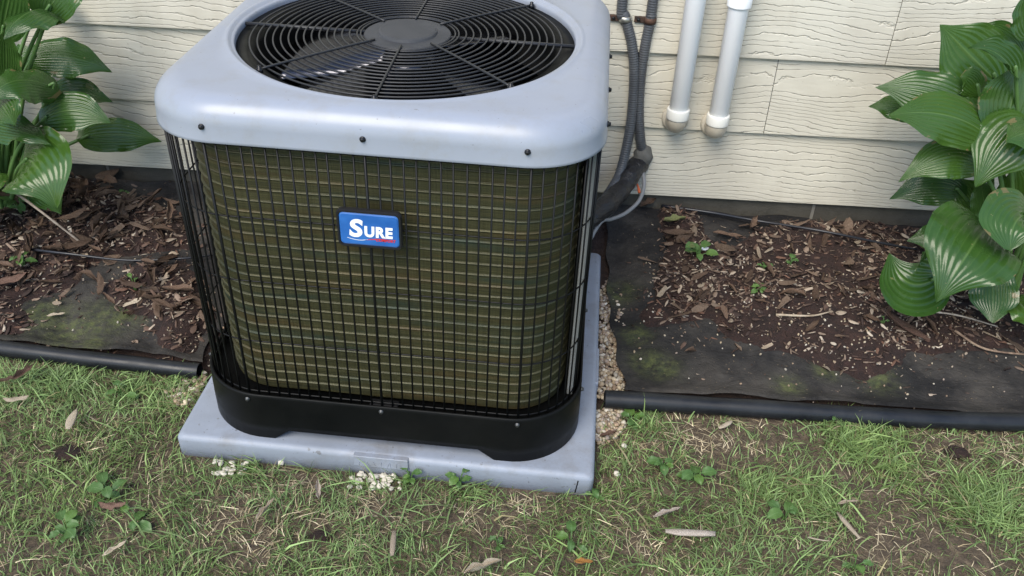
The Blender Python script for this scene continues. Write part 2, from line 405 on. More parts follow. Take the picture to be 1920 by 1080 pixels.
M['orange_leaf'] = drymat('orange_leaf', (.32, .13, .03), (.52, .26, .07), (.60, .38, .15))
M['wilted'] = drymat('wilted_leaf', (.13, .17, .06), (.26, .30, .13), (.36, .36, .20))
s = M['pebble'] = mat('white_pebble', (.66, .63, .56), .7); setc(s, ramp(s, noise(s, 60, 4, .6), [(.3, (.42, .37, .28)), (.6, (.66, .61, .52))]))
M['clod'] = mat('dark_clod', (.02, .018, .016), .95)

# ------------------------------------------------------------------ terrain
WALL0 = .57451; WK = math.tan(.05231)
def wallY(x): return WALL0+WK*x
def edgeY(x):                                   # line of the black edging between lawn and bed
    x = np.asarray(x, float)
    return np.where(x < 0, -.163+.012*np.sin(x*3), -.158+.080*np.clip(x-.42, 0, 3)+.01*np.sin(x*4))
PADX, PADY0, PADY1, PADH = .41, -.393, .395, .0476
def hgt(x, y):
    x = np.asarray(x, float); y = np.asarray(y, float)
    e = edgeY(x); bed = sstep(-.01, .03, y-e)
    dx = np.maximum(np.abs(x)-PADX-.02, 0); dy = np.maximum(y-PADY1-.03, 0); dy2 = np.maximum(PADY0-.02-y, 0)
    near = sstep(0, .16, np.hypot(dx, np.maximum(dy, dy2)))
    h = .010+.048*sstep(0, .78, y-e)
    z = bed*(h*near+.004*(1-near))
    n = (fbm(x*7, y*7, 3)-.5)*.020*(.35+.65*near)*np.where(y > e, 1.0, .6)
    return z+n*np.minimum(1, near+.15)-.004*(1-near)
def on_ground(px, py, lift=0):
    """point of the ground seen at a pixel of the photograph"""
    d = ray(px, py); t = (0.0-CAM[2])/d[2]
    for k in range(40):
        p = CAM+d*t; e = p[2]-float(hgt(p[0], p[1])); t += .7*e/abs(d[2])*1.0 if e > 0 else .7*e/abs(d[2])
    p = CAM+d*t; p[2] = float(hgt(p[0], p[1]))+lift; return p
def axis_pts(lo, hi, st, far):
    a = list(np.arange(lo, hi+1e-6, st)); out = []
    k = st
    x = lo
    while x > -far: k *= 1.6; x -= k; out.insert(0, x)
    x = hi; k = st; t = []
    while x < far: k *= 1.6; x += k; t.append(x)
    return np.array(out+a+t)
gx = axis_pts(-2.0, 2.4, .025, 400); gy = axis_pts(-1.8, .7, .025, 400)
GX, GY = np.meshgrid(gx, gy); rr = np.hypot(GX-.2, GY+.4)
GZ = np.where(rr < 6, hgt(GX, GY), 0.0)*(1-sstep(3, 6, rr))
V = np.stack([GX, GY, GZ], -1).reshape(-1, 3); nx, ny = len(gx), len(gy)
ii = (np.arange(ny-1)[:, None]*nx+np.arange(nx-1)[None]).ravel()
T = np.concatenate([np.stack([ii, ii+1, ii+nx+1], -1), np.stack([ii, ii+nx+1, ii+nx], -1)])
me = fast_mesh('ground', V, T, None, M['ground'])
a = me.attributes.new('lawn', 'FLOAT', 'POINT'); a.data.foreach_set('value', (GY < edgeY(GX)).astype(np.float32).ravel())
a = me.attributes.new('far', 'FLOAT', 'POINT'); a.data.foreach_set('value', np.where(GY < edgeY(GX), sstep(1.5, 1.9, np.maximum(np.abs(GX-.2)*.85, np.maximum(-GY+.15, 0))), 0).astype(np.float32).ravel())
tag(link('ground', me), 'bare brown ground under the lawn and the planting bed', 'ground', kind='structure')

# ------------------------------------------------------------------ house wall
house = empty('house_wall', (0, float(wallY(0)), 0), 'house wall of cream wood-grain lap siding on a dark concrete foundation', 'wall')
WROT = .02394
def wpt(x, off, z): return (x, float(wallY(x))-off, z)
E0, WZ0 = .2, .1212
joints = {0: [-.62-1.4, 1.95], 1: [-2.4, .803], 2: [-1.9, 1.061], 3: [-2.3, .3], 4: [-1.7, 1.6], 5: [-2.5, .7], 6: [-1.9, 1.2], 7: [-2.2, .1], 8: [-1.5, 1.7], 9: [-2.4, .6], 10: [-1.9, 1.3], 11: [-2.1, .4]}
for row in range(12):
    z0 = WZ0+row*E0; xs = [-4.2]+joints[row]+[4.4]
    for i in range(len(xs)-1):
        xa, xb = xs[i]+.001, xs[i+1]-.001; n = max(2, int((xb-xa)/.08)); secs = []
        for x in np.linspace(xa, xb, n):
            wv = .0012*math.sin(x*5+row*2.1)+.0008*math.sin(x*13+row)
            prof = [(.004, z0+.0), (.0145, z0+.0005), (.0165, z0+.0025), (.0165, z0+.006), (.0035, z0+E0+.012), (.0008, z0+E0+.012)]
            secs.append([wpt(x, o+wv, z+wv*.7) for o, z in prof])
        V, F = loft(secs, True, True, True)
        link('siding_board', mesh_data('siding_board', V, F, M['siding'], False), house)
fj = [-4.2, -2.7, -1.80, -.985, -.195, .19, .99, 1.80, 2.61, 4.4]
for i in range(len(fj)-1):
    b = MB(); xa, xb = fj[i]+.005, fj[i+1]-.005
    P = [wpt(xa, -.004, -.2), wpt(xb, -.004, -.2), wpt(xb, -.2, -.2), wpt(xa, -.2, -.2)]
    Q = [(p[0], p[1], .1405) for p in P]
    b.add(P+Q, [(0,3,2,1),(4,5,6,7),(0,1,5,4),(1,2,6,5),(2,3,7,6),(3,0,4,7)]); b.build('foundation_block', M['foundation'], house)
    if i:
        b = MB(); xa, xb = fj[i]-.0048, fj[i]+.0048
        P = [wpt(xa, -.007, -.2), wpt(xb, -.007, -.2), wpt(xb, -.1, -.2), wpt(xa, -.1, -.2)]; Q = [(p[0], p[1], .139) for p in P]
        b.add(P+Q, [(0,3,2,1),(4,5,6,7),(0,1,5,4),(1,2,6,5),(2,3,7,6),(3,0,4,7)]); b.build('mortar_joint', M['mortar'], house)

# ------------------------------------------------------------------ equipment pad
pad = empty('equipment_pad', (0, 0, 0), 'light grey plastic pad under the air conditioner', 'pad')
def pad_sec(d, z, tab=False):
    pts = []; x0, x1, y0, y1 = -PADX+d, PADX-d, PADY0+d, PADY1-d; r = .012
    for cx, cy, a0 in ((x1-r, y1-r, 0), (x0+r, y1-r, PI/2), (x0+r, y0+r, PI), (x1-r, y0+r, 1.5*PI)):
        for k in range(6): a = a0+PI/2*k/5; pts.append((cx+r*math.cos(a), cy+r*math.sin(a), z))
    return pts
prof = [(0, -.03), (0, .036)]+[(.012*(1-math.cos(t)), .036+.012*math.sin(t)) for t in np.linspace(.25, PI/2, 6)]
V, F = loft([pad_sec(d, z) for d, z in prof], True, True, True)
link('slab', mesh_data('slab', V, F, M['pad'], True), pad)
def tabbox(name, p0, p1, bev=.003): return MB().box(p0, p1).build(name, M['pad'], pad, False, bev)
tabbox('label_tab', (-.055, PADY0-.0040, .020), (.052, PADY0+.012, .0468), .0015)
tabbox('label_tab', (PADX-.012, -.12, .018), (PADX+.0025, .0, .0455))
b = MB()                                                     # worn raised strokes, no longer readable
for k in range(9):
    x = -.044+k*.0105+random.uniform(-.002, .002); z0 = .0235+random.uniform(0, .003); dx = random.uniform(-.005, .005)
    V, F = tube([(x, PADY0-.0041, z0), (x+dx, PADY0-.0041, z0+random.uniform(.008, .015))], .0011, 5); b.add(V, F)
b.build('worn_relief', M['pad'], pad)
V, F = tube([(.380, PADY0-.0003, .036), (.3785, PADY0-.0003, .022), (.3765, PADY0-.0003, .002)], .0012, 5)
link('crack', mesh_data('crack', V, F, M['inside']), pad)

# ------------------------------------------------------------------ air conditioner
ac = empty('air_conditioner', (0, 0, PADH), 'square outdoor air conditioner with pale grey top cover and black wire guard', 'air conditioner')
NT = 192; TH = [2*PI*k/NT for k in range(NT)]
def ring(a, r, z): return [(rsq(t, a, r)*math.cos(t), rsq(t, a, r)*math.sin(t), z) for t in TH]
FCX = -.002
def circ(r, z): return [(FCX+r*math.cos(t), r*math.sin(t), z) for t in TH]
def bow(sec, amt): return sec
secs = [ring(.3615, .122, .692), ring(.3640, .124, .681), ring(.3675, .126, .6795), ring(.3700, .127, .681), ring(.3692, .127, .685), ring(.3682, .127, .707)]
RR = .042
for t in np.linspace(.12, PI/2, 9): secs.append(ring(.3682-RR*(1-math.cos(t)), .127-RR*(1-math.cos(t))*.6, .707+RR*math.sin(t)))
inner = secs[-1]
for f in (.35, .7):
    c = circ(.3225, .7490); secs.append([tuple((1-f)*np.array(p)+f*np.array(q)) for p, q in zip(inner, c)])
secs += [circ(.3225, .7490), circ(.3205, .7500), circ(.3175, .7504), circ(.3150, .7496), circ(.3120, .7462), circ(.3100, .7452), circ(.3075, .7450), circ(.3058, .7432), circ(.3050, .7385), circ(.3050, .725)]
V, F = loft(secs); cover = link('top_cover', mesh_data('top_cover', V, F, M['cover']), ac)
# orifice (black ring and throat)
V, F = loft([circ(.3046, .7300), circ(.3046, .7335), circ(.288, .7315), circ(.276, .727), circ(.270, .718), circ(.268, .69), circ(.268, .63), circ(.264, .63)])
link('fan_orifice', mesh_data('fan_orifice', V, F, M['black']), ac)
# screws on the cover
sv, sf = lathe([(.0062, -.001), (.0064, .0012), (.0058, .0022), (.0046, .0024), (.0046, .0052), (.0030, .0066), (.0005, .0068)], (0, 0, 0), 12)
sme = mesh_data('screw', sv, sf, M['screw'])
for i_ in range(3):
    for ax in range(4):
        t = (-.25, 0, .25)[i_] if ax % 2 == 0 else (-.249, -.11, .047)[i_]
        p = [(t, -.3682), (.3682, t), (t, .3682), (-.3682, t)][ax]
        o = link('screw', sme, cover, (p[0], p[1], .707), [(PI/2, 0, 0), (0, PI/2, 0), (-PI/2, 0, 0), (0, -PI/2, 0)][ax], (.78, .78, .78))
# base pan
def skirt(a, r, top, out):
    s = []
    for t in TH:
        R = rsq(t, a, r); x, y = R*math.cos(t), R*math.sin(t); u = min(abs(x), abs(y)) if max(abs(x), abs(y)) > .3 else .3
        arch = .024*float(sstep(.215, .185, u))
        s.append((x, y, top if not out else PADH+.0012+arch))
    return s
secs = [skirt(.360, .125, 0, 1), skirt(.3735, .134, 0, 1)]
secs += [ring(.3735, .134, .085), ring(.3725, .134, .150), ring(.3720, .134, .1565), ring(.3705, .133, .1582), ring(.3670, .131, .1575), ring(.3655, .130, .140), ring(.342, .12, .1395), ring(.340, .12, .136), ring(.12, .08, .135), ring(.01, .005, .135)]
V, F = loft(secs); base = link('base_pan', mesh_data('base_pan', V, F, M['black']), ac)
sme2 = mesh_data('screw', sv, sf, M['screw2'])
for t in (-.257, 0, .257):
    for ax in range(4):
        p = [(t, -.3725), (.3725, t), (t, .3725), (-.3725, t)][ax]
        link('screw', sme2, base, (p[0], p[1], .1475), [(PI/2, 0, 0), (0, PI/2, 0), (-PI/2, 0, 0), (0, -PI/2, 0)][ax], (.75, .75, .7))
MB().box((-.025, -.364, .140), (.03, -.345, .1545)).build('guard_clip', M['inside'], base, False, .003)
# coil: rows of bent fins
nrow = 26; zc0, zc1 = .143, .715; secs = []
pr = [(0.0, .0), (.09, .0018), (.18, .0004), (.30, .0020), (.40, .0004), (.52, .0020), (.62, .0004), (.74, .0018), (.83, .0006), (.88, .0034), (.93, .0038), (.985, .0010)]
dth = [PI*.13+(2*PI*.865)*k/260 for k in range(261)]    # open gap on the back right, where the controls sit
for i in range(nrow):
    for f, d in pr:
        z = zc0+(zc1-zc0)*(i+f)/nrow
        sec = []
        for t in dth:
            tt = t
            R = rsq(tt, .3275+d, .105); sec.append((.006+R*math.cos(tt), R*math.sin(tt), z+.0006*math.sin(tt*9+.2*i)))
        secs.append(sec)
V, F = loft(secs, False); coil = link('coil', mesh_data('coil', V, F, M['coil']), ac)
V, F = loft([[(x*.93, y*.93, z) for x, y, z in s_] for s_ in (secs[0], secs[-1])], False); link('coil_core', mesh_data('coil_core', V, F, M['inside']), ac)
MB().box((.3440, -.270, .141), (.3560, -.205, .712)).build('corner_post', M['post'], ac, False, .003)
MB().box((.335, -.19, .141), (.348, .20, .712)).build('control_panel', M['black'], ac, False, .003)
# wire guard
GA, GR = .3600, .122
def perim(n=None, a=GA, r=GR):
    st = a-r; L1 = 2*st; L2 = PI/2*r; tot = 4*(L1+L2)
    def at(s):
        s %= tot; side = int(s//(L1+L2)); q = s-side*(L1+L2); rot = side*PI/2
        if q < L1: p = (-st+q, -a)
        else:
            t = (q-L1)/r; p = (st+r*math.sin(t), -st-r*math.cos(t))
        c, s_ = math.cos(rot), math.sin(rot); return (p[0]*c-p[1]*s_, p[0]*s_+p[1]*c)
    return at, tot, L1, L2
at, tot, L1, L2 = perim()
def loop(z, r, a=GA): 
    f, tt, *_ = perim(a=a, r=GR); return tube([(*f(tt*k/200), z) for k in range(200)], r, 6, True)
V, F = loop(.1590, .0014); guard = link('wire_guard', mesh_data('wire_guard', V, F, M['wire']), ac)
for z in (.282, .4163, .545, .6755):
    V, F = loop(z, .0015 if z < .66 else .0016); link('horizontal_wire', mesh_data('horizontal_wire', V, F, M['wire']), guard)
wv, wf = tube([(0, 0, .1410), (0, 0, .42), (0, 0, .691)], .0017, 6); wme = mesh_data('vertical_wire', wv, wf, M['wire'])
wv, wf = tube([(0, 0, .1410), (0, 0, .42), (0, 0, .691)], .0025, 6); wme2 = mesh_data('vertical_wire', wv, wf, M['wire'])
n_w = 4*int(round((L1+L2)/.0195)); st_w = tot/n_w
bolds = [side*(L1+L2)+L1/2+d for side in range(4) for d in (-13*.0195, 0, 13*.0195)]
s0 = L1/2
for k in range(n_w):
    s = s0+k*st_w; dmin = min(abs((s-b_+tot/2) % tot-tot/2) for b_ in bolds); x, y = at(s); q = math.hypot(x, y)
    o = link('vertical_wire', wme2 if dmin < st_w*.5 else wme, guard, (x*(q+.0024)/q, y*(q+.0024)/q, 0), (random.uniform(-.002, .002), random.uniform(-.002, .002), 0))
# badge
def rrect(w, h, r, y, cx, cz, n=7):
    pts = []
    for sx, sz, a0 in ((1, 1, 0), (-1, 1, PI/2), (-1, -1, PI), (1, -1, 1.5*PI)):
        for k in range(n): a = a0+PI/2*k/(n-1); pts.append((cx+sx*(w/2-r)+r*math.cos(a), y, cz+sz*(h/2-r)+r*math.sin(a)))
    return pts
BX, BZ = .0015, .5485; BY = -.3640
secs = [rrect(.106, .069, .010, BY+.001, BX, BZ), rrect(.107, .070, .010, BY-.006, BX, BZ), rrect(.104, .067, .009, BY-.0095, BX, BZ), rrect(.099, .062, .008, BY-.0095, BX, BZ), rrect(.0975, .0605, .007, BY-.007, BX, BZ)]
V, F = loft(secs, True, True, True); badge = link('badge', mesh_data('badge', V, F, M['badge_rim'], False), ac)
secs = [rrect(.0965, .0595, .007, BY-.0060, BX, BZ), rrect(.0965, .0595, .007, BY-.0078, BX, BZ), rrect(.0915, .0545, .005, BY-.0092, BX, BZ), rrect(.090, .053, .005, BY-.0092, BX, BZ)]
V, F = loft(secs, True, True, True); link('badge_face', mesh_data('badge_face', V, F, M['badge'], False), badge)
def text_mesh(body, size, off, shear, mt, name, x, z, sx=1.0, parent=None):
    c = bpy.data.curves.new('t', 'FONT'); c.body = body; c.size = size; c.offset = off; c.shear = shear; c.extrude = .00015; c.resolution_u = 6; c.space_character = 1.12
    o = bpy.data.objects.new('t', c); COL.objects.link(o); dg = bpy.context.evaluated_depsgraph_get(); dg.update()
    me = bpy.data.meshes.new_from_object(o.evaluated_get(dg)); bpy.data.objects.remove(o); bpy.data.curves.remove(c)
    me.materials.clear(); me.materials.append(mt); me.transform(Matrix.Rotation(PI/2, 4, 'X') @ Matrix.Diagonal((sx, 1, 1, 1)))
    me.name = name
    return link(name, me, parent, (x, BY-.0096, z))
text_mesh('S', .044, .0017, .12, M['white_print'], 'lettering', BX-.0335, BZ-.0125, 1.05, badge)
text_mesh('URE', .0265, .0013, .05, M['white_print'], 'lettering', BX-.0085, BZ-.0115, .90, badge)
text_mesh('COMFORT', .0066, .0003, .1, M['red_print'], 'lettering', BX+.010, BZ-.0195, .95, badge)
b = MB()
def strip(P, ws, mtl):
    V = []; F = []
    for i, ((x, z), w_) in enumerate(zip(P, ws)): V += [(x, BY-.0094, z+w_/2), (x, BY-.0094, z-w_/2)]
    for i in range(len(P)-1): F.append((2*i, 2*i+1, 2*i+3, 2*i+2))
    link('swoosh', mesh_data('swoosh', V, F, mtl, False), badge)
xs = np.linspace(0, 1, 14)
strip([(BX-.037+.034*t, BZ-.0165-.0035*math.sin(t*PI*.9)) for t in xs], [.0009]*14, M['white_print'])
strip([(BX-.008+.044*t, BZ-.0190+.0048*math.sin(min(1, t*1.25)*PI*.55)-.002*t) for t in xs], [.0004+.0016*math.sin(PI*min(1, t*1.05)) for t in xs], M['red_print'])
# fan grille: hub plate, rings, spokes and two carrying bars
def dome(r): return .7395-.004*(r/.3)**3
V, F = lathe([(.0795, .7360), (.0795, .7400), (.0780, .7420), (.0545, .7430), (.0525, .7470), (.0490, .7485), (.0001, .7487)], (FCX-.001, 0, 0), 64)
hub = link('fan_grille', mesh_data('fan_grille', V, F, M['hub'], False), ac)
for me_ in (hub.data,):
    pass
rings = [.0860]+list(np.linspace(.0925, .2810, 15))
for r in rings:
    V, F = tube([(FCX+r*math.cos(2*PI*k/96), r*math.sin(2*PI*k/96), dome(r)+.0025) for k in range(96)], .0017, 6, True)
    link('ring_wire', mesh_data('ring_wire', V, F, M['grille']), hub)
for deg in (-134, -89, -45, 45, 90, 139):
    a_ = math.radians(deg); P = [(FCX+r*math.cos(a_), r*math.sin(a_), dome(r)-.001+.0065) for r in np.linspace(.072, .296, 14)]
    V, F = tube(P, .0021, 6); link('spoke', mesh_data('spoke', V, F, M['grille']), hub)
    e = P[-1]; V, F = lathe([(.006, -.006), (.006, .001), (.0035, .002), (.0035, .006), (.001, .007)], (e[0], e[1], e[2]), 8); link('spoke_bolt', mesh_data('spoke_bolt', V, F, M['screw']), hub)
for deg in (0, 180):
    a_ = math.radians(deg); P = [(FCX+r*math.cos(a_), r*math.sin(a_), .7385) for r in (.075, .2, .3045)]
    V, F = tube(P, .0036, 6); link('carrying_bar', mesh_data('carrying_bar', V, F, M['grille']), hub)
# fan inside
fan_c = (FCX, 0, .0)
V, F = lathe([(.05, .63), (.05, .692), (.046, .699), (.001, .699)], fan_c, 24); fan = link('fan_hub', mesh_data('fan_hub', V, F, M['blade']), ac)
for k in range(4):
    a0 = math.radians(-118+90*k); secs = []
    for i in range(9):
        f = i/8; r = .045+.213*f; hw = .30+.36*f**.8; sec = []
        for j in range(9):
            u = j/8*2-1; a_ = a0+u*hw*(.95-.2*f)+.16*f
            z = .684-.026*u*(1.05-.35*f)-.010*u*u-.008*f
            sec.append((FCX+r*math.cos(a_), r*math.sin(a_), z))
        secs.append(sec)
    V, F = loft(secs, False); o = link('fan_blade', mesh_data('fan_blade', V, F, M['blade']), fan)
    md = o.modifiers.new('thickness', 'SOLIDIFY'); md.thickness = .002
MB().box((-.06+FCX, -.06, .44), (.06+FCX, .06, .63)).build('fan_motor', M['inside'], ac, True, .02)

# ------------------------------------------------------------------ services on the wall
def pvc(xc, ztop, zel, label, coupling=None):
    yc = float(wallY(xc))-.060; t = empty('drain_pipe', (xc, yc, zel), label, 'pipe', 'white pipes on the house wall')
    n = 28
    V, F = lathe([(.0225, zel+.02), (.0240, zel+.021), (.0240, ztop), (.022, ztop)], (xc, yc, 0), n); link('pipe', mesh_data('pipe', V, F, M['pvc']), t)
    V, F = lathe([(.0242, zel+.022), (.0283, zel+.022), (.0286, zel+.024), (.0286, zel+.046), (.0275, zel+.048), (.0241, zel+.0485)], (xc, yc, 0), n); link('collar', mesh_data('collar', V, F, M['pvc_fit2']), t)
    P = [(xc, yc, zel+.0225), (xc, yc, zel+.018)]+[(xc, yc+.021*(1-math.cos(a_)), zel+.016-.014*math.sin(a_)) for a_ in np.linspace(.2, PI/2, 8)]+[(xc, yc+.042, zel+.002), (xc, yc+.061, zel+.002)]
    V, F = tube(P, .0262, n); link('elbow', mesh_data('elbow', V, F, M['pvc_fit']), t)
    V, F = lathe([(.030, .030), (.034, .034), (.035, .044), (.033, .056)], (xc, yc, zel+.002), n, 'y'); link('caulk_ring', mesh_data('caulk_ring', V, F, M['caulk']), t)
    if coupling:
        V, F = lathe([(.0241, coupling), (.0283, coupling), (.0288, coupling+.003), (.0288, coupling+.08), (.0241, coupling+.082)], (xc, yc, 0), n); link('coupling', mesh_data('coupling', V, F, M['pvc']), t)
pvc(.569, 2.2, .352, 'white plastic pipe with an elbow into the wall, nearer the grey conduits')
pvc(.671, 2.2, .342, 'white plastic pipe with an elbow and a coupling above it, farther from the conduits', .662)

def ribbed(P, r, pitch=.0062, n=12):
    P = catmull(P, 30); d = np.r_[0, np.cumsum(np.linalg.norm(np.diff(P, axis=0), axis=1))]
    m_ = int(d[-1]/pitch)*4; s_ = np.linspace(0, d[-1], m_+1); Q = np.stack([np.interp(s_, d, P[:, k]) for k in range(3)], -1)
    rad = r+np.array([0, .0009, .0009, 0])[np.arange(m_+1) % 4]
    return tube(Q, rad, n)
def wallpath(pp, off): return [np.array(wpt(*(lambda q: (q[0], o_, q[2]))(wall_at(x, y, o_)))) for (x, y), o_ in zip(pp, off)]
def wall_at(x, y, off=0):
    d = ray(x, y); t = (WALL0-off+WK*CAM[0]-CAM[1])/(d[1]-WK*d[0]); return CAM+d*t
c1 = empty('conduit', (.42, .58, .35), 'grey ribbed conduit beside the unit, bending behind its corner', 'conduit', 'grey conduits on the wall')
P = wallpath([(1168, -10), (1172, 30), (1184, 80), (1189, 130), (1186, 200), (1177, 265), (1162, 325)], [.02, .02, .022, .026, .03, .04, .07])
P = [P[0]+np.array([0, 0, 1.3]), P[0]+np.array([0, 0, .5])]+P+[wall_at(1148, 352, .12), np.array([.37, .42, .12])]
V, F = ribbed(P, .0122); link('hose', mesh_data('hose', V, F, M['conduit']), c1)
c2 = empty('conduit', (.49, .59, .31), 'grey ribbed conduit running down into a lump of duct seal', 'conduit', 'grey conduits on the wall')
P = wallpath([(1226, -10), (1221, 30), (1209, 90), (1201, 150), (1198, 210), (1201, 262), (1206, 292)], [.02, .02, .02, .02, .02, .02, .012])
P = [P[0]+np.array([.01, 0, 1.3]), P[0]+np.array([.008, 0, .5])]+P
V, F = ribbed(P, .0122); link('hose', mesh_data('hose', V, F, M['conduit']), c2)
for (px, py), par, mt, tabm in (((1172, 35), c1, M['zinc'], M['rust']), ((1219, 38), c2, M['rust'], M['rust'])):
    p = wall_at(px, py, .02); V = []
    V, F = loft([[(p[0]+r_*math.cos(a_), p[1]+r_*math.sin(a_), p[2]+h_) for a_ in np.linspace(0, 2*PI, 24, endpoint=False)] for r_, h_ in ((.0125, -.007), (.0152, -.0065), (.0155, 0), (.0152, .0065), (.0125, .007))])
    st_ = link('strap', mesh_data('strap', V, F, mt), par)
    wy = float(wallY(p[0]))-.016
    MB().box((p[0]-.038, wy-.006, p[2]-.0075), (p[0]-.009, wy, p[2]+.0075)).build('strap_tab', tabm, par, False, .0015)
    V, F = lathe([(.0045, 0), (.0045, .003), (.002, .0045)], (p[0]-.028, wy-.006, p[2]), 8, '-y'); link('nail_head', mesh_data('nail_head', V, F, M['screw']), par)
p = wall_at(1205, 292, .01)
bm = bmesh.new(); bmesh.ops.create_icosphere(bm, subdivisions=3, radius=1)
for v in bm.verts:
    q = v.co.copy(); f = 1+.28*(fbm(q.x*1.6+5, q.y*1.6+q.z*2.1, 5)-.5)*2
    v.co = Vector((q.x*.026*f, q.y*.022*f, q.z*.031*f))
me = bpy.data.meshes.new('duct_seal'); bm.to_mesh(me); bm.free(); me.materials.append(M['putty']); me.polygons.foreach_set('use_smooth', [True]*len(me.polygons))
o = link('duct_seal', me, None, (p[0], p[1]-.004, p[2])); tag(o, 'grey lump of duct seal where the lines enter the wall', 'sealant')
# taped refrigerant line
P = [wall_at(1200, 306, .01), wall_at(1186, 322, .05), wall_at(1168, 350, .10), wall_at(1150, 372, .15), wall_at(1130, 392, .2), np.array([.36, .34, .17])]
Q = catmull(P, 10); V, F = tube(Q, .0265+.0010*np.sin(np.arange(len(Q))*.55)+.0005*np.sin(np.arange(len(Q))*1.9), 24)
o = link('refrigerant_line', mesh_data('refrigerant_line', V, F, M['tape'])); tag(o, 'thick black taped refrigerant line from wall to unit', 'pipe')
P = [wall_at(1199, 308, .02), wall_at(1206, 328, .05), wall_at(1207, 352, .08), wall_at(1197, 378, .12), wall_at(1172, 400, .16), wall_at(1146, 411, .20), wall_at(1125, 418, .24), np.array([.36, .3, .10])]
V, F = tube(catmull(P, 8), .0052, 10); o = link('thin_cable', mesh_data('thin_cable', V, F, M['cable'])); tag(o, 'thin grey cable curving from the wall to the back of the unit', 'cable')
P = [wall_at(1193, 342, .055), wall_at(1197, 352, .06), wall_at(1199, 362, .07)]
V, F = tube(catmull(P, 5), [.003]*6+[.004]*5, 8); o = link('orange_wire', mesh_data('orange_wire', V, F, M['orange'])); tag(o, 'short orange wire poking out under the black taped line', 'wire')

# ------------------------------------------------------------------ planting beds: fabric, soil, edging
def edging(name, xa, xb, r, label, lift):
    xs_ = np.linspace(xa, xb, 40); P = [(x, float(edgeY(x)), max(.0, float(hgt(x, float(edgeY(x))-.03)))+lift+.003*math.sin(x*5)) for x in xs_]
    t = empty(name, tuple(P[len(P)//2]), label, 'edging', 'black lawn edging')
    V, F = tube(P, [r*(1+.03*math.sin(i*1.3)) for i in range(40)], 16, False, False); o = link('tube', mesh_data('tube', V, F, M['edging']), t)
    V, F = tube(P, r*.86, 12, False, False); link('tube_bore', mesh_data('tube_bore', V, F, M['inside']), t)
    b = MB(); V = []; F = []
    for i, p in enumerate(P): V += [(p[0], p[1]-.003, p[2]-r*.8), (p[0], p[1]+.003, p[2]-r*.8), (p[0], p[1]+.003, p[2]-.11), (p[0], p[1]-.003, p[2]-.11)]
    for i in range(len(P)-1):
        for k in range(4): l = (k+1) % 4; F.append((i*4+k, i*4+l, i*4+4+l, i*4+4+k))
    link('stake_flange', mesh_data('stake_flange', V, F, M['edging'], False), t)
edging('lawn_edging', -2.3, -.452, .0172, 'black plastic lawn edging tube left of the unit', .024)
edging('lawn_edging', .428, 2.6, .0195, 'black plastic lawn edging tube right of the unit', .024)

def poly_px(P): return np.array([on_ground(x, y)[:2] for x, y in P])
def inside(poly, X, Y):
    r = np.zeros(X.shape, bool); n = len(poly); j = n-1
    for i in range(n):
        xi, yi = poly[i]; xj, yj = poly[j]
        c = ((yi > Y) != (yj > Y)) & (X < (xj-xi)*(Y-yi)/(yj-yi+1e-12)+xi); r ^= c; j = i
    return r
def blur(A, k):
    for _ in range(2):
        for ax in (0, 1):
            P = np.pad(A, [(k, k) if a == ax else (0, 0) for a in (0, 1)], mode='edge'); c = np.cumsum(P, ax)
            sl = [slice(None)]*2; s2 = [slice(None)]*2; sl[ax] = slice(2*k, None); s2[ax] = slice(0, A.shape[ax])
            A = (np.take(c, range(2*k, 2*k+A.shape[ax]), ax)-np.take(c, range(0, A.shape[ax]), ax))/(2*k)
    return A
MX0, MX1, MY0, MY1, MS = -2.2, 2.5, -.25, .72, .01
mgx = np.arange(MX0, MX1, MS); mgy = np.arange(MY0, MY1, MS); MGX, MGY = np.meshgrid(mgx, mgy)
def make_mask(polys, k):
    A = np.zeros(MGX.shape)
    for P in polys: A = np.maximum(A, inside(P, MGX, MGY).astype(float))
    return blur(A, k)
def samp(A, x, y):
    fx = np.clip((np.asarray(x)-MX0)/MS, 0, A.shape[1]-1.001); fy = np.clip((np.asarray(y)-MY0)/MS, 0, A.shape[0]-1.001)
    i = fy.astype(int); j = fx.astype(int); a = fx-j; b = fy-i
    return (A[i, j]*(1-a)+A[i, j+1]*a)*(1-b)+(A[i+1, j]*(1-a)+A[i+1, j+1]*a)*b
soilP = [poly_px(P) for P in (
    [(128, 342), (165, 338), (215, 372), (262, 385), (345, 402), (370, 470), (330, 476), (245, 480), (170, 500), (150, 540), (70, 560), (-60, 590), (-300, 620), (-300, 330), (0, 330)],
    [(200, 530), (240, 545), (270, 505), (345, 498), (400, 560), (400, 640), (340, 612), (280, 590), (220, 565)],
    [(-80, 570), (45, 570), (60, 600), (60, 625), (90, 645), (30, 640), (-80, 628)],
    [(300, 610), (390, 620), (385, 685), (330, 672)],
    [(1247, 398), (1308, 396), (1322, 452), (1345, 468), (1400, 462), (1440, 432), (1560, 420), (1700, 425), (2200, 480), (2200, 660), (1850, 652), (1700, 655), (1665, 690), (1610, 702), (1560, 690), (1480, 668), (1380, 640), (1330, 596), (1240, 612), (1200, 612), (1238, 560), (1240, 520), (1262, 470)])]
MASK = make_mask(soilP, 2); MASKW = make_mask(soilP, 7)
leafP = [poly_px(P) for P in ([(128, 345), (345, 405), (360, 472), (240, 478), (150, 530), (-200, 590), (-250, 340)], [(150, 532), (345, 495), (390, 560), (390, 630), (250, 600)])]
bareP = [poly_px([(1380, 585), (1480, 560), (1600, 590), (1660, 640), (1640, 690), (1540, 690), (1400, 640)]), poly_px([(300, 610), (390, 620), (385, 685), (330, 672)])]
BARE = make_mask(bareP, 4); LEAFM = make_mask(leafP, 3)
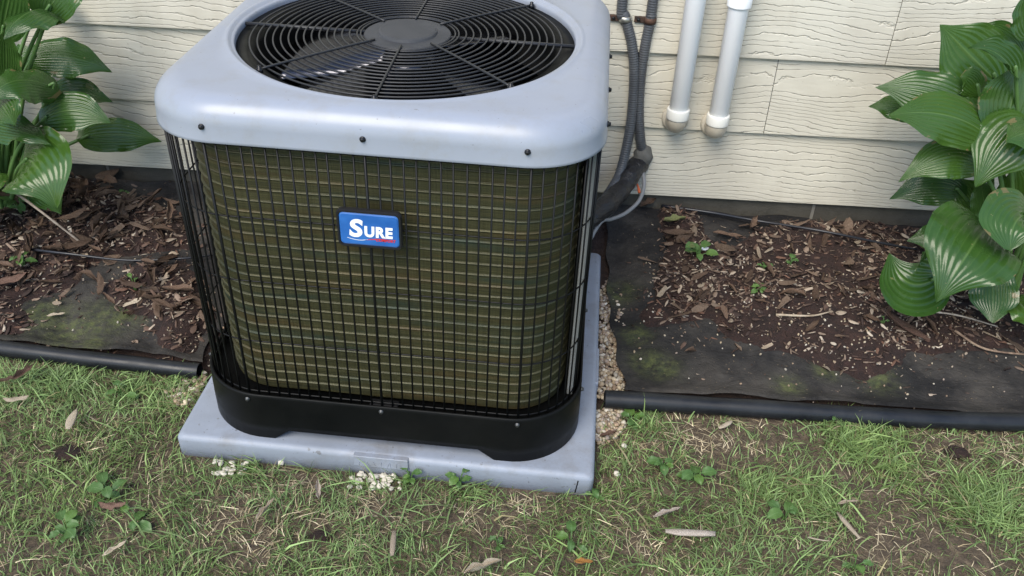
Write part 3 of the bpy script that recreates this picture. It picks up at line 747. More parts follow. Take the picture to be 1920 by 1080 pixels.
mossP = [(px, py, r_) for px, py, r_ in ((80, 605, .07), (150, 625, .09), (230, 600, .08), (170, 660, .05), (1215, 690, .05), (1240, 700, .045), (1475, 735, .035), (1545, 705, .03), (1640, 715, .05), (1160, 560, .05), (1190, 640, .04))]
mossW = [(on_ground(a_, b_)[:2], r_) for a_, b_, r_ in mossP]
FOFF = .007
def fab_z(x, y):
    return hgt(x, y)+FOFF+.024*(fbm(np.asarray(x)*7+3, np.asarray(y)*5, 9)-.45)+.007*np.abs(np.sin(np.asarray(x)*13+6*fbm(np.asarray(x)*3, np.asarray(y)*3, 21)+np.asarray(y)*5))
def fabric(name, inner, outer, label, curl):
    ys = np.linspace(0, 1, 110); rows = []
    for f in ys:
        yy = None; row = []
        for g in np.linspace(0, 1, 170) ** 1.25:
            x_in = inner(f); x = x_in+(outer-x_in)*g
            y0 = float(edgeY(x))+.021; y1 = float(wallY(x))-.004+.0
            y = y0+(y1-y0)*f; row.append((x, y))
        rows.append(row)
    A = np.array(rows); X, Y = A[..., 0], A[..., 1]; Z = fab_z(X, Y)
    d = np.abs(X-X[:, :1]); Z = Z+curl*np.exp(-(d/.025)**2)*(.35+.65*fbm(Y*14, X*0, 4))+.016*np.exp(-((Y-(edgeY(X)+.021))/.03)**2)
    V = np.stack([X, Y, Z], -1).reshape(-1, 3); h_, w_ = X.shape; ii = (np.arange(h_-1)[:, None]*w_+np.arange(w_-1)[None]).ravel()
    T = np.concatenate([np.stack([ii, ii+1, ii+w_+1], -1), np.stack([ii, ii+w_+1, ii+w_], -1)])
    if outer < 0: T = T[:, ::-1]
    me = fast_mesh(name, V, T, None, M['fabric']); mo = np.zeros(len(V))
    for (c_, r_) in mossW: mo = np.maximum(mo, np.exp(-((V[:, 0]-c_[0])**2+(V[:, 1]-c_[1])**2)/(r_*.8)**2))
    a = me.attributes.new('moss', 'FLOAT', 'POINT'); a.data.foreach_set('value', mo.astype(np.float32))
    tag(link(name, me), label, 'fabric', 'black landscape fabric in the bed')
rin = np.array([on_ground(x, y)[:2] for x, y in ((1168, 738), (1158, 700), (1145, 620), (1138, 560), (1139, 500), (1136, 450), (1134, 400))])
def inner_r(f): 
    y = -.13+f*(.61+.13); return float(np.interp(y, rin[:, 1], rin[:, 0]))+.004*math.sin(f*31)
fabric('landscape_fabric', inner_r, 2.4, 'black landscape fabric right of the unit with curled edge beside the pad', .012)
fabric('landscape_fabric', lambda f: -.452-.02*math.sin(f*7)-.01*math.sin(f*19), -2.3, 'black mossy landscape fabric left of the unit', .006)
# soil lying on the fabric
Zs = fab_z(MGX, MGY)+.020*(MASK-.5)+.016*(fbm(MGX*24, MGY*24, 31)-.5)+.004
Zs = Zs+.018*sstep(.5, 1, LEAFM)*MASK*fbm(MGX*9, MGY*9, 41)
V = np.stack([MGX, MGY, Zs], -1).reshape(-1, 3); h_, w_ = MGX.shape; ii = (np.arange(h_-1)[:, None]*w_+np.arange(w_-1)[None]).ravel()
T = np.concatenate([np.stack([ii, ii+1, ii+w_+1], -1), np.stack([ii, ii+w_+1, ii+w_], -1)])
keep = (MASK.ravel()[T].max(1) > .02) & (V[T][..., 1].max(1) < wallY(V[T][..., 0].mean(1))-.002) & (np.abs(V[T][..., 0]).min(1) > .425)
me = fast_mesh('bed_soil', V, T[keep], None, M['soil']); tag(link('bed_soil', me), 'reddish brown soil spread over the planting beds', 'soil', kind='structure')
def soil_z(x, y): return np.maximum(samp(Zs, x, y)*np.where(samp(MASK, x, y) > .03, 1, 0), fab_z(x, y))

# ------------------------------------------------------------------ chips, dead leaves, gravel
def chip_t():
    n = 5; secs = []
    wb = random.choice((.16, .26, .38, .5)); bend = random.uniform(-.3, .3); tw = random.uniform(-.4, .4)
    for i in range(n):
        f = i/(n-1)*2-1; w_ = wb*random.uniform(.75, 1.2)*(1-.5*abs(f)**2.5); h_ = .06*(1-.5*f*f)+.01
        z = bend*f*f*.4; dz = tw*f*w_
        secs.append([(f, -w_, z-dz), (f, w_, z+dz), (f+random.uniform(-.06, .06), w_*.7, z+h_+dz), (f, -w_*.7, z+h_-dz)])
    V, F = loft(secs, True, True, True); return V, F
def dleaf_t(curl, fold, jag=.2, nu=8, nv=6):
    V = []; F = []; ph = random.uniform(0, 6)
    for i in range(nu+1):
        u = i/nu; w_ = .42*(u**.55)*((1-u)**.75)*2.0*(1+jag*math.sin(u*17+ph)*.5)
        for j in range(nv+1):
            v = j/nv*2-1; x = u*2-1; y = w_*v
            a_ = curl*(u-.4); z = abs(v)**1.4*fold*w_+.5*curl*(u-.45)**2*1.3+.07*math.sin(u*9+v*4+ph)+.04*math.sin(v*9+ph*2)
            V.append((x*(1-.08*abs(curl)), y*(1-.35*abs(fold)), z))
    for i in range(nu):
        for j in range(nv): a_ = i*(nv+1)+j; F.append((a_, a_+nv+1, a_+nv+2, a_+1))
    return V, F
chips_t = [chip_t() for _ in range(7)]
dleaf_ts = [dleaf_t(random.uniform(-1.2, 1.5), random.choice((-.6, .4, .8, 1.1))) for _ in range(8)]
def sample_bed(n, dens, x0, x1, y1=.6):
    out = []; 
    while sum(len(o) for o in out) < n:
        x = RNG.uniform(x0, x1, n*4); y = RNG.uniform(-.16, y1, n*4); k = RNG.random(n*4) < dens(x, y); k &= (y > edgeY(x)+.02) & (y < wallY(x)-.008) & (np.abs(x) > .46)
        out.append(np.stack([x[k], y[k]], -1))
    return np.concatenate(out)[:n]
def bed_d(base, barew=.75):
    return lambda x, y: np.clip((.75*samp(MASK, x, y)+.25*samp(MASKW, x, y))*(1-barew*samp(BARE, x, y))*(.35+1.3*(fbm(x*9, y*9, 51)-.25))+base, 0, 1)
# fine stuff
pal = np.array([(.11, .070, .052), (.08, .052, .040), (.19, .14, .105), (.32, .26, .20), (.045, .030, .025), (.13, .072, .05), (.46, .39, .31)])
pw = np.array([.22, .2, .18, .1, .18, .09, .03])
def chipcloud(n, x0, x1, base, smin, smax, name, label):
    P = sample_bed(n, bed_d(base), x0, x1); z = soil_z(P[:, 0], P[:, 1])+RNG.uniform(-.001, .006, n)*samp(MASK, P[:, 0], P[:, 1])+.001
    L_ = smin+(smax-smin)*RNG.random(n)**2.5; scl = np.stack([L_, L_*RNG.uniform(.5, 1.2, n), L_*RNG.uniform(.5, 1.3, n)], -1)
    rot = np.stack([RNG.normal(0, .35, n), RNG.normal(0, .28, n), RNG.uniform(0, 2*PI, n)], -1)
    col = pal[RNG.choice(len(pal), n, p=pw)]*RNG.uniform(.7, 1.25, (n, 1))
    V, T, C = scatter(chips_t+dleaf_ts[:2], np.column_stack([P, z]), rot, scl, col)
    tag(link(name, fast_mesh(name, V, T, C, M['chips'], False)), label, 'mulch', kind='stuff')
chipcloud(7000, -2.0, -.46, .02, .0025, .016, 'mulch', 'fine brown mulch crumbs in the bed left of the unit')
chipcloud(6500, .47, 2.2, .012, .0025, .014, 'mulch', 'fine brown mulch crumbs in the bed right of the unit')
# tiny tan seeds and grit
n = 1500; P = np.concatenate([sample_bed(700, bed_d(.10, .2), -1.6, -.46, .4), sample_bed(800, bed_d(.10, .2), .47, 1.9, .4)])
scl = RNG.uniform(.0016, .0042, (n, 1))*np.array([1, .75, .6]); rot = RNG.uniform(0, 6, (n, 3))
def pebble_t(j=.25, sub=1):
    bm = bmesh.new(); bmesh.ops.create_icosphere(bm, subdivisions=sub, radius=1)
    V = [v.co.normalized()*(1+random.uniform(-j, j)) for v in bm.verts]; bm.verts.index_update(); F = [[v.index for v in f.verts] for f in bm.faces]; bm.free(); return [tuple(v) for v in V], F
pebs = [pebble_t(.22) for _ in range(5)]
gcol = np.array([(.46, .36, .24), (.55, .46, .33), (.36, .26, .18), (.62, .56, .46), (.40, .32, .26)])
V, T, C = scatter(pebs, np.column_stack([P, soil_z(P[:, 0], P[:, 1])+.001]), rot, scl, gcol[RNG.integers(0, 5, n)]*RNG.uniform(.45, .85, (n, 1)))
tag(link('grit', fast_mesh('grit', V, T, C, M['gravel'])), 'tiny tan seeds and grit scattered over fabric and soil', 'grit', kind='stuff')
# gravel patches
def gravel(poly, n, label, smin=.003, smax=.0072, zf=hgt, layers=.012):
    P0 = poly.min(0); P1 = poly.max(0); Q = []
    while len(Q) < n:
        q = RNG.uniform(P0, P1, (n*3, 2)); Q += list(q[inside(poly, q[:, 0], q[:, 1])])
    Q = np.array(Q[:n]); s_ = RNG.uniform(smin, smax, (n, 1)); scl = s_*np.stack([RNG.uniform(.9, 1.3, n), RNG.uniform(.7, 1.1, n), RNG.uniform(.55, .85, n)], -1)
    V, T, C = scatter(pebs, np.column_stack([Q, zf(Q[:, 0], Q[:, 1])+RNG.uniform(0, layers, n)]), RNG.uniform(-.6, .6, (n, 3))+np.array([0, 0, 1])*RNG.uniform(0, 6, (n, 1)), scl, gcol[RNG.integers(0, 5, n)]*RNG.uniform(.6, 1.1, (n, 1)))
    tag(link('gravel', fast_mesh('gravel', V, T, C, M['gravel'])), label, 'gravel', kind='stuff')
gravel(np.array([(.413, -.13), (.413, .30), (.44, .33), (.475, .25), (.475, .05), (.47, -.13)]), 900, 'tan pea gravel in the gap between pad and right-hand fabric')
gravel(poly_px([(1116, 775), (1140, 768), (1168, 775), (1172, 800), (1155, 825), (1116, 835)]), 300, 'small heap of tan gravel at the end of the right-hand edging')
gravel(poly_px([(330, 725), (385, 700), (388, 720), (350, 765), (322, 762), (312, 740)]), 280, 'tan gravel beside the pad at the end of the left-hand edging')
gravel(np.array([(-.413, -.14), (-.413, .2), (-.44, .22), (-.455, .1), (-.45, -.14)]), 220, 'tan gravel along the left side of the pad')
# individual dead leaves and chips
dl_me = [mesh_data('dead_leaf', *t_, M['dry_leaf']) for t_ in dleaf_ts]; wc_me = [mesh_data('wood_chip', *t_, M['wood_chip'], False) for t_ in chips_t]
pw_me = [mesh_data('wood_chip', *t_, M['tan_wood'], False) for t_ in chips_t]
def litter(n, x0, x1, mes, name, label, group, cat, smin, smax, dens, lift=.006, wmul=1.0, y1=.58):
    P = sample_bed(n, dens, x0, x1, y1)
    for k in range(n):
        x, y = P[k]; L_ = smin+(smax-smin)*random.random()**1.5
        o = link(name, random.choice(mes), None, (x, y, float(soil_z(x, y))+lift*random.random()+L_*.10), (random.gauss(0, .35), random.gauss(0, .30), random.uniform(0, 2*PI)), (L_, L_*random.uniform(.7, 1.15)*wmul, L_*random.uniform(.6, 1.2)))
        big = 'large' if L_ > smin+.45*(smax-smin) else 'small'
        if x < 0: where = 'under the hosta' if x < -1.0 else 'close to the foundation' if y > .36 else 'beside the wire guard' if x > -.62 else 'near the drip tube' if y > .12 else 'near the edging'
        else: where = 'under the hosta' if x > 1.15 else 'close to the foundation' if y > .42 else 'toward the cables' if x < .72 else 'in the middle' if y > .18 else 'near the edging'
        tag(o, big+' '+label+', '+where, cat, group)
dleft = lambda x, y: np.clip(samp(LEAFM, x, y), 0, 1)
litter(160, -1.35, -.46, dl_me, 'dead_leaf', 'curled brown dead leaf in the litter left of the unit', 'dead leaves left of the unit', 'leaf', .018, .046, dleft, .034)
litter(75, -1.3, -.46, wc_me, 'wood_chip', 'brown wood chip in the mulch left of the unit', 'wood chips left of the unit', 'wood chip', .014, .036, bed_d(0), .014, .8)
litter(110, .50, 1.75, dl_me, 'dead_leaf', 'curled brown dead leaf in the bed right of the unit', 'dead leaves right of the unit', 'leaf', .014, .036, bed_d(0, .95), .012)
litter(110, .50, 1.75, wc_me, 'wood_chip', 'brown wood chip in the bed right of the unit', 'wood chips right of the unit', 'wood chip', .012, .034, bed_d(0, .92), .010, .75)
litter(55, .50, 1.6, pw_me, 'pale_wood_chip', 'pale wood chip in the bed right of the unit', 'pale wood chips right of the unit', 'wood chip', .009, .022, bed_d(.02, .8), .008, .9, .5)
litter(30, -1.3, -.46, pw_me, 'pale_wood_chip', 'pale wood chip in the bed left of the unit', 'pale wood chips left of the unit', 'wood chip', .010, .024, bed_d(.03), .006, .8, .45)
lawn_z = hgt
def place_px(px, py, lift, zf=soil_z):
    p = on_ground(px, py); d = ray(px, py)
    for _ in range(6): z = float(zf(p[0], p[1]))+lift; p = CAM+d*(z-CAM[2])/d[2]
    return p
def one(px, py, tmpl, mt, L_, rz, label, name, cat, wm=1, hm=1, lift=.006, zf=soil_z, tilt=(0, 0), smooth=True):
    if zf is lawn_z: lift += .006; L_ *= .9
    p = place_px(px, py, lift, zf); V, F = tmpl
    o = link(name, mesh_data(name, V, F, mt, smooth), None, p, (tilt[0], tilt[1], rz), (L_, L_*wm, L_*hm)); return tag(o, label, cat)
one(1700, 612, chip_t(), M['bark'], .062, -.95, 'long flat reddish bark strip lying below the low hosta leaf', 'bark_strip', 'bark', .8, .6, .012)
one(1265, 412, dleaf_t(.6, .5, .5), M['wilted'], .035, .4, 'wilted yellow-green leaf on the mulch below the cables', 'wilted_leaf', 'leaf', 1.2, 1, .02)
one(1272, 436, dleaf_t(.2, .2, .3), M['dry_leaf'], .045, .1, 'broad brown dead leaf just below the wilted yellow-green leaf', 'dead_leaf', 'leaf', .9, .5, .016)
one(1215, 382, dleaf_t(.9, .7, .6), M['dry_leaf'], .035, .8, 'crumpled brown leaf beside the thin grey cable', 'dead_leaf', 'leaf', 1.2, 1, .02)
one(1365, 440, dleaf_t(.3, .3, .3), M['dry_leaf'], .040, -.15, 'flat brown leaf on the small square of fabric near the wall', 'dead_leaf', 'leaf', .7, .6, .018)
one(1410, 418, dleaf_t(1.2, .6, .5), M['dry_leaf'], .036, 1.2, 'upright brown leaf by the black hose at the wall', 'dead_leaf', 'leaf', .9, 1, .025, soil_z, (.6, 0))
one(1322, 466, dleaf_t(.4, .3, .2), mat('paper_scrap', (.72, .73, .74), .7), .016, .8, 'small white scrap behind the green seedling', 'paper_scrap', 'paper', 1.2, 1, .02, soil_z, (.5, .3))
one(105, 590+0, dleaf_t(.4, .4, .3), M['pale_wood'], .02, .4, 'pale dry leaf on the mossy fabric', 'dead_leaf', 'leaf', .9, .8, .01)
one(250, 567, dleaf_t(.4, .3, .2), M['pale_wood'], .026, .9, 'pale tan leaf on the chips left of the wire guard', 'dead_leaf', 'leaf', .9, .8, .016)
one(15, 522, dleaf_t(.5, -.5, .2), M['bark'], .045, .6, 'large rusty brown dead leaf at the left edge of the bed', 'dead_leaf', 'leaf', 1.1, .8, .03)
# twigs and hoses
def stick(P, r, mt, name, label, cat, n=7):
    Q = catmull(P, 6); k = len(Q); V, F = tube(Q, np.linspace(r, r*.6, k)*(1+.08*np.sin(np.arange(k)*2.3)), n); o = link(name, mesh_data(name, V, F, mt)); return tag(o, label, cat)
a_, b_ = place_px(152, 455, .012), aty(-40, 315, .30)
stick([b_, .5*(a_+b_)+np.array([0, 0, .008]), a_], .0042, M['grey_wood'], 'twig', 'long grey twig slanting from the left hosta to the mulch', 'twig')
stick([place_px(1790, 620, .01), place_px(1850, 655, .012), place_px(1960, 668, .02)], .0032, M['wood_chip'], 'twig', 'grey twig curving across the fabric under the right hosta', 'twig')
stick([place_px(1700, 580, .01), place_px(1790, 590, .02), place_px(1870, 612, .012)], .0028, M['grey_wood'], 'twig', 'thin twig lying below the large glossy hosta leaf', 'twig')
stick([place_px(1455, 590, .006), place_px(1520, 592, .012), place_px(1555, 585, .008)], .003, M['pale_wood'], 'twig', 'short pale twig in the bare soil of the right bed', 'twig')
stick([place_px(60, 468, .016), place_px(130, 476, .018), place_px(240, 488, .018), place_px(350, 484, .018), place_px(400, 478, .01)], .0038, M['drip'], 'drip_tube', 'thin black drip tube crossing the bed left of the unit', 'tube', 10)
stick([place_px(1240, 386, .012), place_px(1330, 398, .016), place_px(1420, 414, .018), place_px(1540, 433, .018), place_px(1640, 453, .016), place_px(1720, 468, .008)], .0046, M['drip'], 'hose', 'thin black hose along the foundation right of the unit', 'hose', 10)

# ------------------------------------------------------------------ leaves of hostas and weeds
def leaf_data(name, B, Cc, T, wdt, nrm, cup, corr, ruf, mt, seed, nu=24, nv=48, lobe=.35, k=6, tipw=.85):
    B, Cc, T, nrm = (np.array(q, float) for q in (B, Cc, T, nrm)); V = []; F = []; UV = []; rs = random.Random(seed); k = k+rs.choice((-1, -.5, 0, .5, 1.5)) if k > 4 else k; p1, p2 = rs.uniform(0, 6), rs.uniform(0, 6)
    for i in range(nu+1):
        u = i/nu; p = (1-u)**2*B+2*u*(1-u)*Cc+u*u*T; t = 2*(1-u)*(Cc-B)+2*u*(T-Cc); t /= np.linalg.norm(t)
        s_ = np.cross(t, nrm); s_ /= np.linalg.norm(s_); n_ = np.cross(s_, t)
        ww = wdt/2*(u**.42)*((1-u)**(tipw*.82))*1.82*(1-.62*float(sstep(.60, 1.0, u)))
        for j in range(nv+1):
            v = j/nv*2-1; av = abs(v)
            h_ = cup*ww*av**1.5+corr*math.cos(2*PI*k*av)*(min(1, 6*u))*(1-u)**.5*(1-av**6)*.5
            h_ += ruf*(av**3)*(math.sin(u*15+p1+(2 if v > 0 else 0))+.6*math.sin(u*27+p2))*math.sin(PI*min(1, u*1.1))+.35*ruf*math.sin(u*6+v*2+p2)
            q = p+s_*ww*v*math.cos(min(1.2, abs(cup)*.7*av))+n_*h_-t*lobe*wdt*.5*av**1.6*(1-u)**5
            V.append(q); UV.append((u, .5+.5*v*k/6))
    for i in range(nu):
        for j in range(nv): a = i*(nv+1)+j; F.append((a, a+nv+1, a+nv+2, a+1))
    me = mesh_data(name, V, F, mt); ul = me.uv_layers.new(name='UVMap'); ids = np.zeros(len(me.loops), np.int32); me.loops.foreach_get('vertex_index', ids)
    ul.data.foreach_set('uv', np.array(UV, np.float32)[ids].ravel()); return me
LEAFN = 0
def hosta_leaf(plant, crown, b, t, wdt, arch=.03, nrm=(0, -.5, .85), cup=.25, ctrl=None, ruf=.004, corr=.0028, pet=True, r=.0052, lobe=.35, tipw=.85):
    """b, t: (px, py, Y) of the leaf base and tip"""
    global LEAFN; LEAFN += 1
    B = aty(*b); T = aty(*t); Cc = .5*(B+T)+np.array([0, 0, arch]) if ctrl is None else aty(*ctrl)
    o = link('leaf', leaf_data('leaf', B, Cc, T, wdt, nrm, cup, corr, ruf, M['hosta'], LEAFN, lobe=lobe, tipw=tipw), plant)
    if pet:
        c = np.array(crown, float)+np.array([random.uniform(-.03, .03), random.uniform(-.03, .03), -.02]); mid = c*.45+B*.55+np.array([0, 0, .10*np.linalg.norm(B-c)])-.15*(Cc-B)
        Q = catmull([c, mid, B, B+.12*(Cc-B)], 8); V, F = tube(Q, np.linspace(r*1.25, r*.55, len(Q)), 8); link('petiole', mesh_data('petiole', V, F, M['stem']), o)
    return o
lc = np.array([-1.20, .34, .03])
hl = empty('hosta', tuple(lc), 'large-leaved green hosta at the left edge of the picture', 'plant')
UPF = (0, -.45, .9)
for a in (
    dict(b=(48, 300, .22), t=(107, 391, .10), ctrl=(70, 292, .12), wdt=.205, nrm=(.15, -.75, .6), cup=.18, ruf=.006, tipw=.75),
    dict(b=(157, 258, .38), t=(304, 266, .46), wdt=.105, arch=.030, nrm=(.1, -.8, .6), cup=-.2),
    dict(b=(82, 224, .27), t=(208, 231, .28), wdt=.105, arch=.055, nrm=(.15, -.8, .6), cup=-.15, tipw=.7),
    dict(b=(88, 198, .40), t=(212, 192, .42), wdt=.10, arch=.055, nrm=(.1, -.85, .5), cup=-.1),
    dict(b=(58, 112, .36), t=(211, 136, .40), wdt=.115, arch=.045, nrm=(.2, -.75, .65), cup=-.25, ruf=.007),
    dict(b=(100, 165, .28), t=(-25, 196, .16), wdt=.13, arch=.075, nrm=(-.1, -.6, .75), cup=-.35, ruf=.006),
    dict(b=(-10, 190, .22), t=(30, 236, .12), wdt=.10, arch=.03, nrm=(0, -.7, .6), cup=-.2, ruf=.008),
    dict(b=(-30, 235, .24), t=(96, 272, .17), wdt=.10, arch=.03, nrm=(.1, -.35, .9), cup=-.2, ruf=.010),
    dict(b=(92, 22, .30), t=(8, 74, .18), wdt=.15, arch=.05, nrm=(-.2, -.55, .75), cup=-.35, ruf=.006),
    dict(b=(88, 24, .32), t=(160, -60, .36), wdt=.13, arch=.02, nrm=(.3, -.75, .5), cup=.3),
    dict(b=(70, 10, .42), t=(136, 26, .46), wdt=.10, arch=.02, nrm=(.1, -.6, .7), cup=-.2),
    dict(b=(12, 140, .30), t=(12, 52, .26), wdt=.085, arch=0, nrm=(.3, -.9, .2), cup=.25),
    dict(b=(5, 60, .30), t=(30, -60, .26), wdt=.12, arch=0, nrm=(.3, -.9, .2), cup=.25),
    dict(b=(30, 130, .42), t=(70, 98, .46), wdt=.10, arch=.02, nrm=(.1, -.7, .6), cup=-.1),
    dict(b=(22, 300, .36), t=(30, 205, .34), wdt=.10, arch=0, nrm=(.1, -.95, .2), cup=.2),
    dict(b=(60, 340, .36), t=(115, 402, .26), wdt=.10, arch=.02, nrm=(.1, -.5, .75), cup=-.2),
    dict(b=(-30, 330, .25), t=(-90, 420, .10), wdt=.19, arch=.04, nrm=(-.2, -.6, .75), cup=-.2),
    dict(b=(-60, 150, .35), t=(-200, 190, .30), wdt=.17, arch=.06, nrm=(-.2, -.6, .75), cup=-.2),
    dict(b=(-50, 60, .40), t=(-190, 40, .40), wdt=.17, arch=.05, nrm=(-.2, -.6, .75), cup=-.2),
    dict(b=(-90, 260, .30), t=(-230, 310, .22), wdt=.18, arch=.06, nrm=(-.2, -.6, .75), cup=-.2),
): hosta_leaf(hl, lc, **a)
rc = np.array([1.43, .36, .03])
hr = empty('hosta', tuple(rc), 'large-leaved green hosta at the right edge of the picture', 'plant')
for a in (
    dict(b=(1868, 152, .40), t=(1762, 46, .44), wdt=.175, arch=.0, nrm=(-.2, -.85, .5), cup=.12),
    dict(b=(1822, 205, .34), t=(1640, 164, .40), wdt=.125, arch=.03, nrm=(-.1, -.75, .6), cup=-.15),
    dict(b=(1852, 255, .27), t=(1664, 218, .26), wdt=.135, arch=.055, nrm=(-.1, -.75, .65), cup=-.30),
    dict(b=(1836, 308, .30), t=(1684, 342, .28), wdt=.115, arch=.080, nrm=(-.15, -.7, .65), cup=-.25),
    dict(b=(1800, 360, .40), t=(1667, 374, .42), wdt=.105, arch=.045, nrm=(-.1, -.85, .45), cup=-.15),
    dict(b=(1850, 425, .18), t=(1755, 567, .02), ctrl=(1836, 440, .05), wdt=.235, nrm=(-.1, -.7, .7), cup=-.06, ruf=.008, tipw=.82),
    dict(b=(1925, 405, .14), t=(1895, 470, .05), ctrl=(1895, 400, .07), wdt=.150, nrm=(0, -.7, .7), cup=.1, tipw=.5),
    dict(b=(1756, 522, .16), t=(1668, 474, .20), ctrl=(1690, 560, .10), wdt=.165, nrm=(.1, -.75, .6), cup=.25, tipw=.75),
    dict(b=(1862, 500, .22), t=(1862, 606, .12), wdt=.105, arch=.0, nrm=(-.1, -.95, .3), cup=.1, tipw=.5),
    dict(b=(1885, 245, .30), t=(1912, 118, .34), wdt=.165, arch=.0, nrm=(.1, -.9, .35), cup=.25, tipw=.5),
    dict(b=(1905, 140, .30), t=(1815, 90, .30), wdt=.075, arch=.035, nrm=(-.1, -.5, .8), cup=.6),
    dict(b=(1925, 235, .26), t=(1828, 352, .20), wdt=.15, arch=.06, nrm=(-.2, -.7, .6), cup=-.25, tipw=.7),
    dict(b=(1950, 250, .22), t=(1885, 266, .16), wdt=.10, arch=.02, nrm=(-.2, -.6, .7), cup=-.2),
    dict(b=(1912, 108, .44), t=(1830, 48, .48), wdt=.085, arch=.02, nrm=(-.1, -.8, .5), cup=.3),
    dict(b=(1800, 458, .36), t=(1700, 452, .38), wdt=.10, arch=.03, nrm=(0, -.5, .8), cup=-.1),
    dict(b=(1838, 400, .38), t=(1790, 330, .42), wdt=.10, arch=0, nrm=(-.1, -.95, .2), cup=.2),
    dict(b=(1850, 420, .34), t=(1838, 330, .36), wdt=.075, arch=0, nrm=(-.1, -.95, .2), cup=.2),
    dict(b=(1905, 400, .34), t=(1905, 300, .34), wdt=.13, arch=0, nrm=(.1, -.95, .2), cup=.2),
    dict(b=(1800, 200, .46), t=(1720, 180, .52), wdt=.09, arch=.02, nrm=(0, -.8, .5), cup=-.1),
    dict(b=(1835, 170, .36), t=(1800, 145, .36), wdt=.08, arch=.02, nrm=(-.1, -.8, .5), cup=-.3),
    dict(b=(1720, 215, .44), t=(1628, 200, .46), wdt=.07, arch=.02, nrm=(-.1, -.8, .5), cup=-.2, pet=False),
    dict(b=(1930, 60, .40), t=(1925, -20, .40), wdt=.10, arch=.0, nrm=(.1, -.9, .3), cup=.2),
    dict(b=(1935, 560, .18), t=(1990, 640, .06), wdt=.18, arch=.04, nrm=(.1, -.7, .7), cup=-.2),
    dict(b=(1990, 260, .30), t=(2110, 300, .26), wdt=.18, arch=.06, nrm=(.2, -.6, .7), cup=-.2),
    dict(b=(1980, 150, .36), t=(2110, 120, .36), wdt=.17, arch=.05, nrm=(.2, -.6, .7), cup=-.2),
    dict(b=(1990, 400, .26), t=(2120, 450, .2), wdt=.18, arch=.05, nrm=(.2, -.6, .7), cup=-.2),
): hosta_leaf(hr, rc, **a)
# seedlings and lawn weeds
def weed(px, py, leaves, label, group, zf=soil_z, stem=.03, size=.03, rz=0):
    p = place_px(px, py, 0, zf); t = empty('seedling', tuple(p), label, 'weed', group); rs = random.Random(px*7+py)
    for k in range(leaves):
        a_ = rz+2*PI*k/leaves+rs.uniform(-.5, .5); d = np.array([math.cos(a_), math.sin(a_), 0]); h_ = stem*rs.uniform(.35, 1.1); L_ = size*rs.uniform(.35, .8)
        B = p+d*L_*.45*rs.uniform(.3, 1.6)+np.array([0, 0, h_]); T = B+d*L_+np.array([0, 0, L_*rs.uniform(-.35, .15)])
        o = link('leaf', leaf_data('leaf', B, .5*(B+T)+np.array([0, 0, L_*.22]), T, L_*rs.uniform(.6, .85), (-d[0]*.2, -.25, .95), .15, .0006, .0018, M['weed'], px+k, 8, 8, .3, 3, .6), t)
        V, F = tube(catmull([p+d*.002, p+.5*(B-p)+np.array([0, 0, .004]), B], 4), [.0012]*9, 5); link('petiole', mesh_data('petiole', V, F, M['stem']), o)
weed(1308, 485, 8, 'leafy green seedling with big oval leaves beside the white scrap', 'seedlings in the beds', stem=.05, size=.042)
weed(1432, 505, 4, 'small seedling left of the pair in the right bed mulch', 'seedlings in the beds', stem=.02, size=.022)
weed(1480, 500, 5, 'small seedling right of the pair in the right bed mulch', 'seedlings in the beds', stem=.025, size=.026)
weed(1425, 545, 7, 'spreading pale green seedling above the bare soil', 'seedlings in the beds', stem=.015, size=.024)
weed(1655, 607, 3, 'tiny seedling beside the flat bark strip', 'seedlings in the beds', stem=.015, size=.016)
weed(238, 372, 3, 'single small seedling near the foundation left of the unit', 'seedlings in the beds', stem=.03, size=.024)
weed(255, 545, 5, 'thin seedling below the drip tube', 'seedlings in the beds', stem=.035, size=.022)
weed(40, 400, 7, 'green seedling under the left hosta', 'seedlings in the beds', stem=.04, size=.05)
weed(45, 500, 5, 'low seedling in the dead leaves below the left hosta', 'seedlings in the beds', stem=.03, size=.04)
weed(1770, 470, 6, 'dark seedling under the right hosta near the wall', 'seedlings in the beds', stem=.04, size=.04)

# ------------------------------------------------------------------ lawn
def lw(px, py, n_, label, stem, size): weed(px, py, n_, label, 'weeds in the lawn', lawn_z, stem, size)
lw(130, 1010, 8, 'large leafy weed low in the left corner of the lawn', .04, .05)
lw(205, 935, 6, 'pale green weed beside a brown tuft in the left lawn', .04, .045)
lw(255, 985, 4, 'round-leaved weed right of the large left corner weed', .03, .038)
lw(770, 905, 7, 'broad green weed at the pad front just right of its tab', .035, .034)
lw(860, 915, 6, 'weed against the pad front between the two clumps', .04, .032)
lw(955, 890, 5, 'clover-like weed standing up against the pad front', .06, .030)
lw(1110, 935, 4, 'small weed at the right front corner of the pad', .03, .034)
lw(1240, 885, 7, 'broad-leaved weed right of the pad in the thin grass', .03, .036)
lw(1300, 900, 5, 'low weed below the bare patch right of the pad', .025, .036)
lw(1070, 1030, 4, 'dark green weed leaf above the orange leaf', .03, .036)
lw(935, 1030, 4, 'bright yellow-green sprig at the bottom of the lawn', .03, .026)
lw(1560, 800, 3, 'round light green sprout beside the right-hand edging', .04, .024)
lw(1470, 975, 5, 'pale weed with round leaves in the right lawn', .035, .040)
lw(1600, 1070, 4, 'bright weed at the bottom edge of the right lawn', .03, .030)
lw(1185, 800, 6, 'green weed beside the small gravel heap', .035, .040)
lw(230, 560+185, 3, 'lone weed leaf just below the left-hand edging', .03, .034)
def on_lawn(*a, **k): return one(*a, zf=lawn_z, **k)
on_lawn(42, 700, dleaf_t(1.2, .8, .4), M['bark'], .032, 1.2, 'pinkish brown curled leaf in the grass below the left edging', 'dead_leaf', 'leaf', lift=.035, tilt=(.5, 0))
